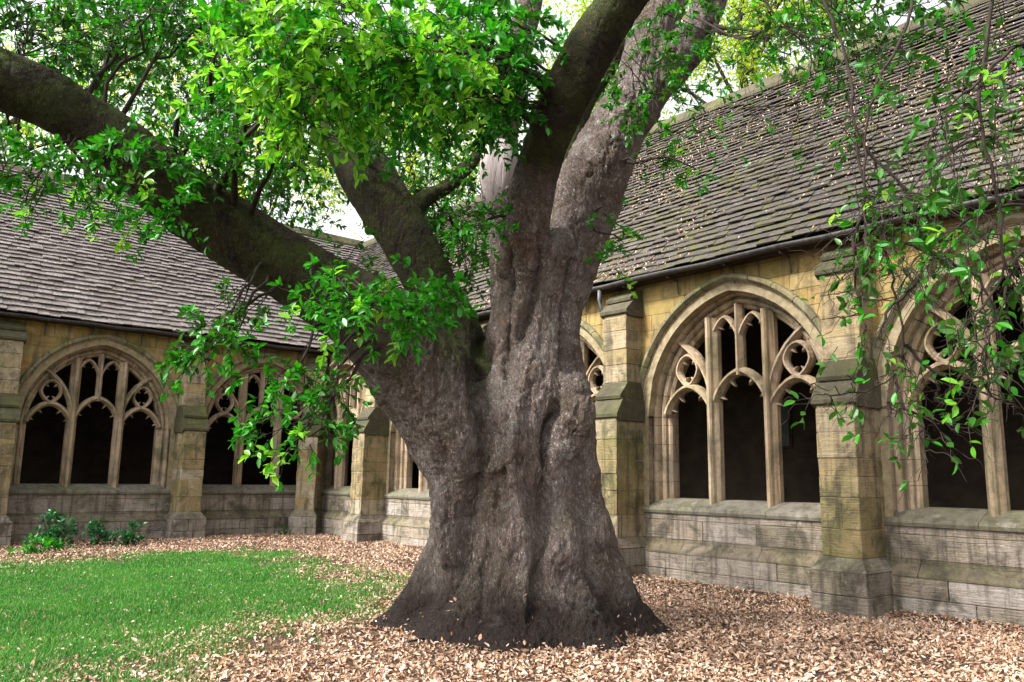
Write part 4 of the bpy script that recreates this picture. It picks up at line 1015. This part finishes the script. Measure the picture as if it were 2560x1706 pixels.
# ------------------------------------------------------------------ trees beyond the roofs
def bg_tree(x, y, d, rx, ry, rd, n, label, sz=.16, mat='leaf_bg'):
    c = at(x, y, d); root = bpy.data.objects.new('background_tree', None); COL.objects.link(root); base_ = np.array([c[0], c[1], 0]); root.location = base_
    tag(root, label, 'tree', 'trees beyond the cloister roofs')
    LV = Leaves(); a1, a2 = size(rx, d), size(ry, d)
    ncl = 70; u_ = rng.normal(0, 1, (ncl, 3)); u_ = unit(u_)*rng.random((ncl, 1))**.35
    cc = c+np.outer(u_[:, 0]*a1, Rv)+np.outer(u_[:, 1]*a2, [0, 0, 1])+np.outer(u_[:, 2]*rd, fwd)
    per = int(n*1.5)//ncl
    for q in cc:
        v = rng.normal(0, 1, (per, 3))*np.array([1, 1, .7])*.22*min(a1, a2)**.6
        LV.add(q+v, rng.normal(0, 1, (per, 3)), np.array([0, 0, .7])+rng.normal(0, .5, (per, 3)), sz*rng.uniform(.6, 1.2, per))
    arr = LV.arrays(); o = link('crown', Leaves.build('crown', arr, M[mat]), root); o.location = -base_; o['kind'] = 'stuff'
    tr = [base_*0+np.array([0, 0, z])+np.array([.3*math.sin(z*.5), .2*math.sin(z*.7), 0]) for z in np.linspace(-.2, c[2]+a2*.5, 12)]
    link('trunk', tube_mesh('trunk', tr, list(np.linspace(.34, .08, 12)), M['twig'], 10), root)
    for k in range(14):
        q = cc[rng.integers(ncl)]-base_; s_ = tr[rng.integers(5, 11)]; t = np.linspace(0, 1, 6)[:, None]
        link('limb', tube_mesh('limb', list(s_*(1-t)+q*t+rng.normal(0, .1, (6, 3))*np.sin(t*math.pi)), list(np.linspace(.09, .02, 6)), M['twig'], 6), root)
bg_tree(1720, 60, 27, 250, 250, 2.5, 8400, 'bright yellow green tree rising behind the right hand roof ridge')
bg_tree(1400, 150, 31, 220, 260, 2.5, 7000, 'yellow green tree glimpsed between the upright stems of the oak')
bg_tree(950, 330, 32, 260, 260, 3, 8400, 'green tree behind the roof valley left of the main stem')
bg_tree(560, 330, 33, 280, 260, 3, 7000, 'green tree behind the left roof above the mossy limb')
bg_tree(60, 250, 34, 260, 120, 3, 3500, 'pale green tree at the far left above the slate roof')
bg_tree(250, 60, 36, 320, 170, 3, 5600, 'tall green tree behind the top left branches')

# ------------------------------------------------------------------ shrubs by the left wall
def shrub(px_, py_, wd, ht, n, label, mat='leaf_shrub', sz=.11):
    g_ = CAM+(-CAM[2]/(at(px_, py_, 1)-CAM)[2])*(at(px_, py_, 1)-CAM); root = bpy.data.objects.new('shrub', None); COL.objects.link(root); root.location = g_
    tag(root, label, 'shrub', 'shrubs at the foot of the left wall'); LV = Leaves(); stems = []
    global TW_V, TW_F
    TW_V, TW_F = [], []
    for i in range(n):
        tip = np.array([rng.normal(0, wd*.4), rng.normal(0, wd*.3), ht*rng.uniform(.35, 1)]); t = np.linspace(0, 1, 5)[:, None]
        add_twig(tip*t*np.array([1, 1, 1])+np.array([0, 0, -.02])+rng.normal(0, .01, (5, 3))*t, .006, .003, 4)
        spray(LV, tip*.75, tip*.4+rng.normal(0, .15, 3), .22, 11, sz, .2, False)
        spray(LV, tip*.5, rng.normal(0, 1, 3)*np.array([1, 1, .4]), .2, 7, sz, .2, False)
    link('foliage', Leaves.build('foliage', LV.arrays(), M[mat]), root)['kind'] = 'stuff'
    link('stems', soup('stems', np.array(TW_V), [np.array(TW_F)], M['twig']), root)
shrub(118, 1262, .50, .74, 30, 'taller dark green shrub against the wall under the leftmost window')
shrub(90, 1274, .44, .28, 15, 'low yellowish shrub in front of the taller dark shrub', 'leaf_mid')
shrub(222, 1252, .30, .48, 15, 'small dark green shrub in the middle of the wall foot planting')
shrub(290, 1252, .30, .50, 15, 'small dark green shrub rightmost under the leftmost window')
shrub(660, 1232, .30, .20, 10, 'tiny green sprout in leaf litter at the corner of the walls', 'leaf_dark', .06)
shrub(962, 1345, .07, .22, 4, 'bright green sprig sprouting at the left foot of the oak', 'leaf_new', .05)

# ------------------------------------------------------------------ lawn and leaf litter
def pts_in(n, x0, x1, y0, y1): return rng.uniform(x0, x1, n), rng.uniform(y0, y1, n)
def visible(x, y, m=600):
    q = np.stack([x, y, x*0], -1)-CAM; z = q@Fv; u = (1280+FPX*(q@Rv)/z)/K; v = (853-FPX*(q@Uv)/z)/K
    return (z > 3) & (u > -m) & (u < 2353+m) & (v < 1568+m*.5), z
def patch(x, y): return vnoise(np.stack([x*1.4, y*1.4, x*0], -1), 41)*.6+vnoise(np.stack([x*4, y*4, x*0], -1), 42)*.4
# grass blades
x, y = pts_in(1700000, 2.3, 13.5, 3, 17.5); vis, z = visible(x, y); ed = edge_dist(x, y, LAWN)
dens = np.clip(.06+ed*.62+patch(x*1.4, y*1.4)*1.25, .05, 1); dens *= np.where(ed > -.25, 1, 0)
near_edge = np.clip(ed/1.7+patch(x*1.3, y*1.3)*.5, 0, 1); dens *= .22+.78*near_edge
keep = vis & (rng.random(len(x)) < dens*np.clip((9.5/z)**1.3, .16, 1)*.62)
x, y, z = x[keep], y[keep], z[keep]; n = len(x); print('blades', n)
h = rng.uniform(.025, .062, n); a = rng.uniform(0, 2*math.pi, n); wv = rng.uniform(.003, .0055, n)*np.clip(z/8, 1, 2.2); g0 = gz(x, y)-.004
lean = rng.normal(0, .022, (n, 2)); ca, sa = np.cos(a)*wv, np.sin(a)*wv
Vg = np.stack([np.stack([x-ca, y-sa, g0], -1), np.stack([x+ca, y+sa, g0], -1), np.stack([x+lean[:, 0], y+lean[:, 1], g0+h], -1)], 1).reshape(-1, 3)
tag(link('grass', soup('grass', Vg, [np.arange(3*n).reshape(-1, 3)], M['grass'])), 'short green lawn grass in the left half of the garth', 'grass', kind='stuff')
# litter leaves
FL_V = np.array([(-.5, 0, .0), (-.1, .21, .05), (-.1, 0, -.02), (-.1, -.21, .05), (.28, .15, .05), (.28, -.15, .05), (.5, 0, .03)])
FL_T = np.array([(0, 2, 1), (0, 3, 2), (1, 2, 4), (2, 6, 4), (2, 3, 5), (2, 5, 6)])
def litter(name, p, nrm, sz, tilt, label):
    n = len(p); a = rng.uniform(0, 2*math.pi, n); nr = unit(nrm+rng.normal(0, tilt, (n, 3))); x = unit(np.cross(nr, np.stack([np.cos(a), np.sin(a), a*0+.1], -1))); y = np.cross(nr, x)
    curl = rng.uniform(-.6, 2.6, (n, 1, 1)); T = FL_V[None]
    V = p[:, None]+sz[:, None, None]*(T[..., :1]*x[:, None]+T[..., 1:2]*y[:, None]*rng.uniform(.75, 1.25, (n, 1, 1))+T[..., 2:]*nr[:, None]*curl)
    tag(link(name, soup(name, V.reshape(-1, 3), [(FL_T[None]+(np.arange(n)*7)[:, None, None]).reshape(-1, 3)], M['litter'])), label, 'leaves', kind='stuff')
x, y = pts_in(960000, .1, 12.6, .1, 21.6); vis, z = visible(x, y); ed = edge_dist(x, y, LAWN)
bare = np.clip(.80+patch(x*1.5, y*1.5)*.75, .16, 1)
dens = np.where(ed < 0, bare, np.clip(.70-ed*.36+patch(x*1.7, y*1.7)*.6, .085, 1))*np.clip((9.0/z)**1.2, .36, 1)
dens = np.where((ed > 0) & (z < 7.6), np.maximum(dens, .16), dens)
keep = vis & (rng.random(len(x)) < dens*.50) & (x > .14) & (y > .14)
x, y = x[keep], y[keep]; n = len(x); print('litter', n)
zl = gz(x, y)+rng.uniform(.002, .022, n); nrm = np.tile([0, 0, 1.0], (n, 1)); ok = np.ones(n, bool)
rt = np.hypot(x-TREE[0], y-TREE[1])
for i in np.where(rt < 2.0)[0]:
    hit = trunk_bvh.ray_cast(Vector((x[i], y[i], .75)), Vector((0, 0, -1)))
    if trunk_bvh.ray_cast(Vector((x[i], y[i], 5)), Vector((0, 0, -1)))[0] is not None and hit[0] is not None and hit[0].z > zl[i]:
        if hit[1].z > .48 and hit[0].z < .55 and rng.random() < (.30 if hit[0].z < .13 else .012)*(.5 if hit[0].z > .3 else 1)*(1+12*(patch(x[i:i+1]*1.6, y[i:i+1]*1.6)[0] > .30)): zl[i] = hit[0].z+.008; nrm[i] = hit[1]
        else: ok[i] = False
p = np.stack([x, y, zl], -1)[ok]; nrm = nrm[ok]; n = len(p)
litter('fallen_leaves', p, nrm, rng.uniform(.022, .045, n)*rng.choice([1, 1.3, 1.9], n, p=[.5, .35, .15]), .52, 'dry tan and brown fallen leaves covering the ground')
# leaves caught on the right-hand roof
n = 15000; u = rng.uniform(2, 20, n); s_ = rng.random(n)**1.25*4.9
L = math.hypot(EAVE_D-RIDGE_D, RIDGE_Z-EAVE_Z); e = np.array([(RIDGE_D-EAVE_D)/L, (RIDGE_Z-EAVE_Z)/L]); nn = np.array([e[1], -e[0]])
cl = vnoise(np.stack([u*.8, s_*.9, u*0], -1), 51); kp = rng.random(n) < np.clip(.35+cl*1.3, .03, 1); u, s_ = u[kp], s_[kp]; n = len(u)
hh = .082+rng.uniform(-.015, .02, n)+.016*np.sin(u*.9+s_*1.3)
p = np.stack([EAVE_D+e[0]*s_+nn[0]*hh, u, EAVE_Z+e[1]*s_+nn[1]*hh], -1)
litter('roof_leaves', p, np.tile([nn[0], 0, nn[1]], (n, 1)), rng.uniform(.025, .052, n), .35, 'pale fallen leaves caught between the slates of the right hand roof')

# a few fallen sticks on the litter
for (px_, py_, ln_, an_, lab) in ((958, 1493, .34, .5, 'dark broken stick lying on the litter left of the trunk foot'),):
    r_ = at(px_, py_, 1)-CAM; g_ = CAM+(-CAM[2]/r_[2])*r_; pts = [np.array([math.cos(an_)*t, math.sin(an_)*t, .02+.012*math.sin(t*9)])*1.0 for t in np.linspace(-ln_/2, ln_/2, 6)]
    o = link('fallen_stick', tube_mesh('fallen_stick', pts, [.011, .013, .012, .010, .009, .006], M['twig'], 7)); o.location = (g_[0], g_[1], float(gz(g_[0], g_[1]))+.012)
    tag(o, lab, 'stick')
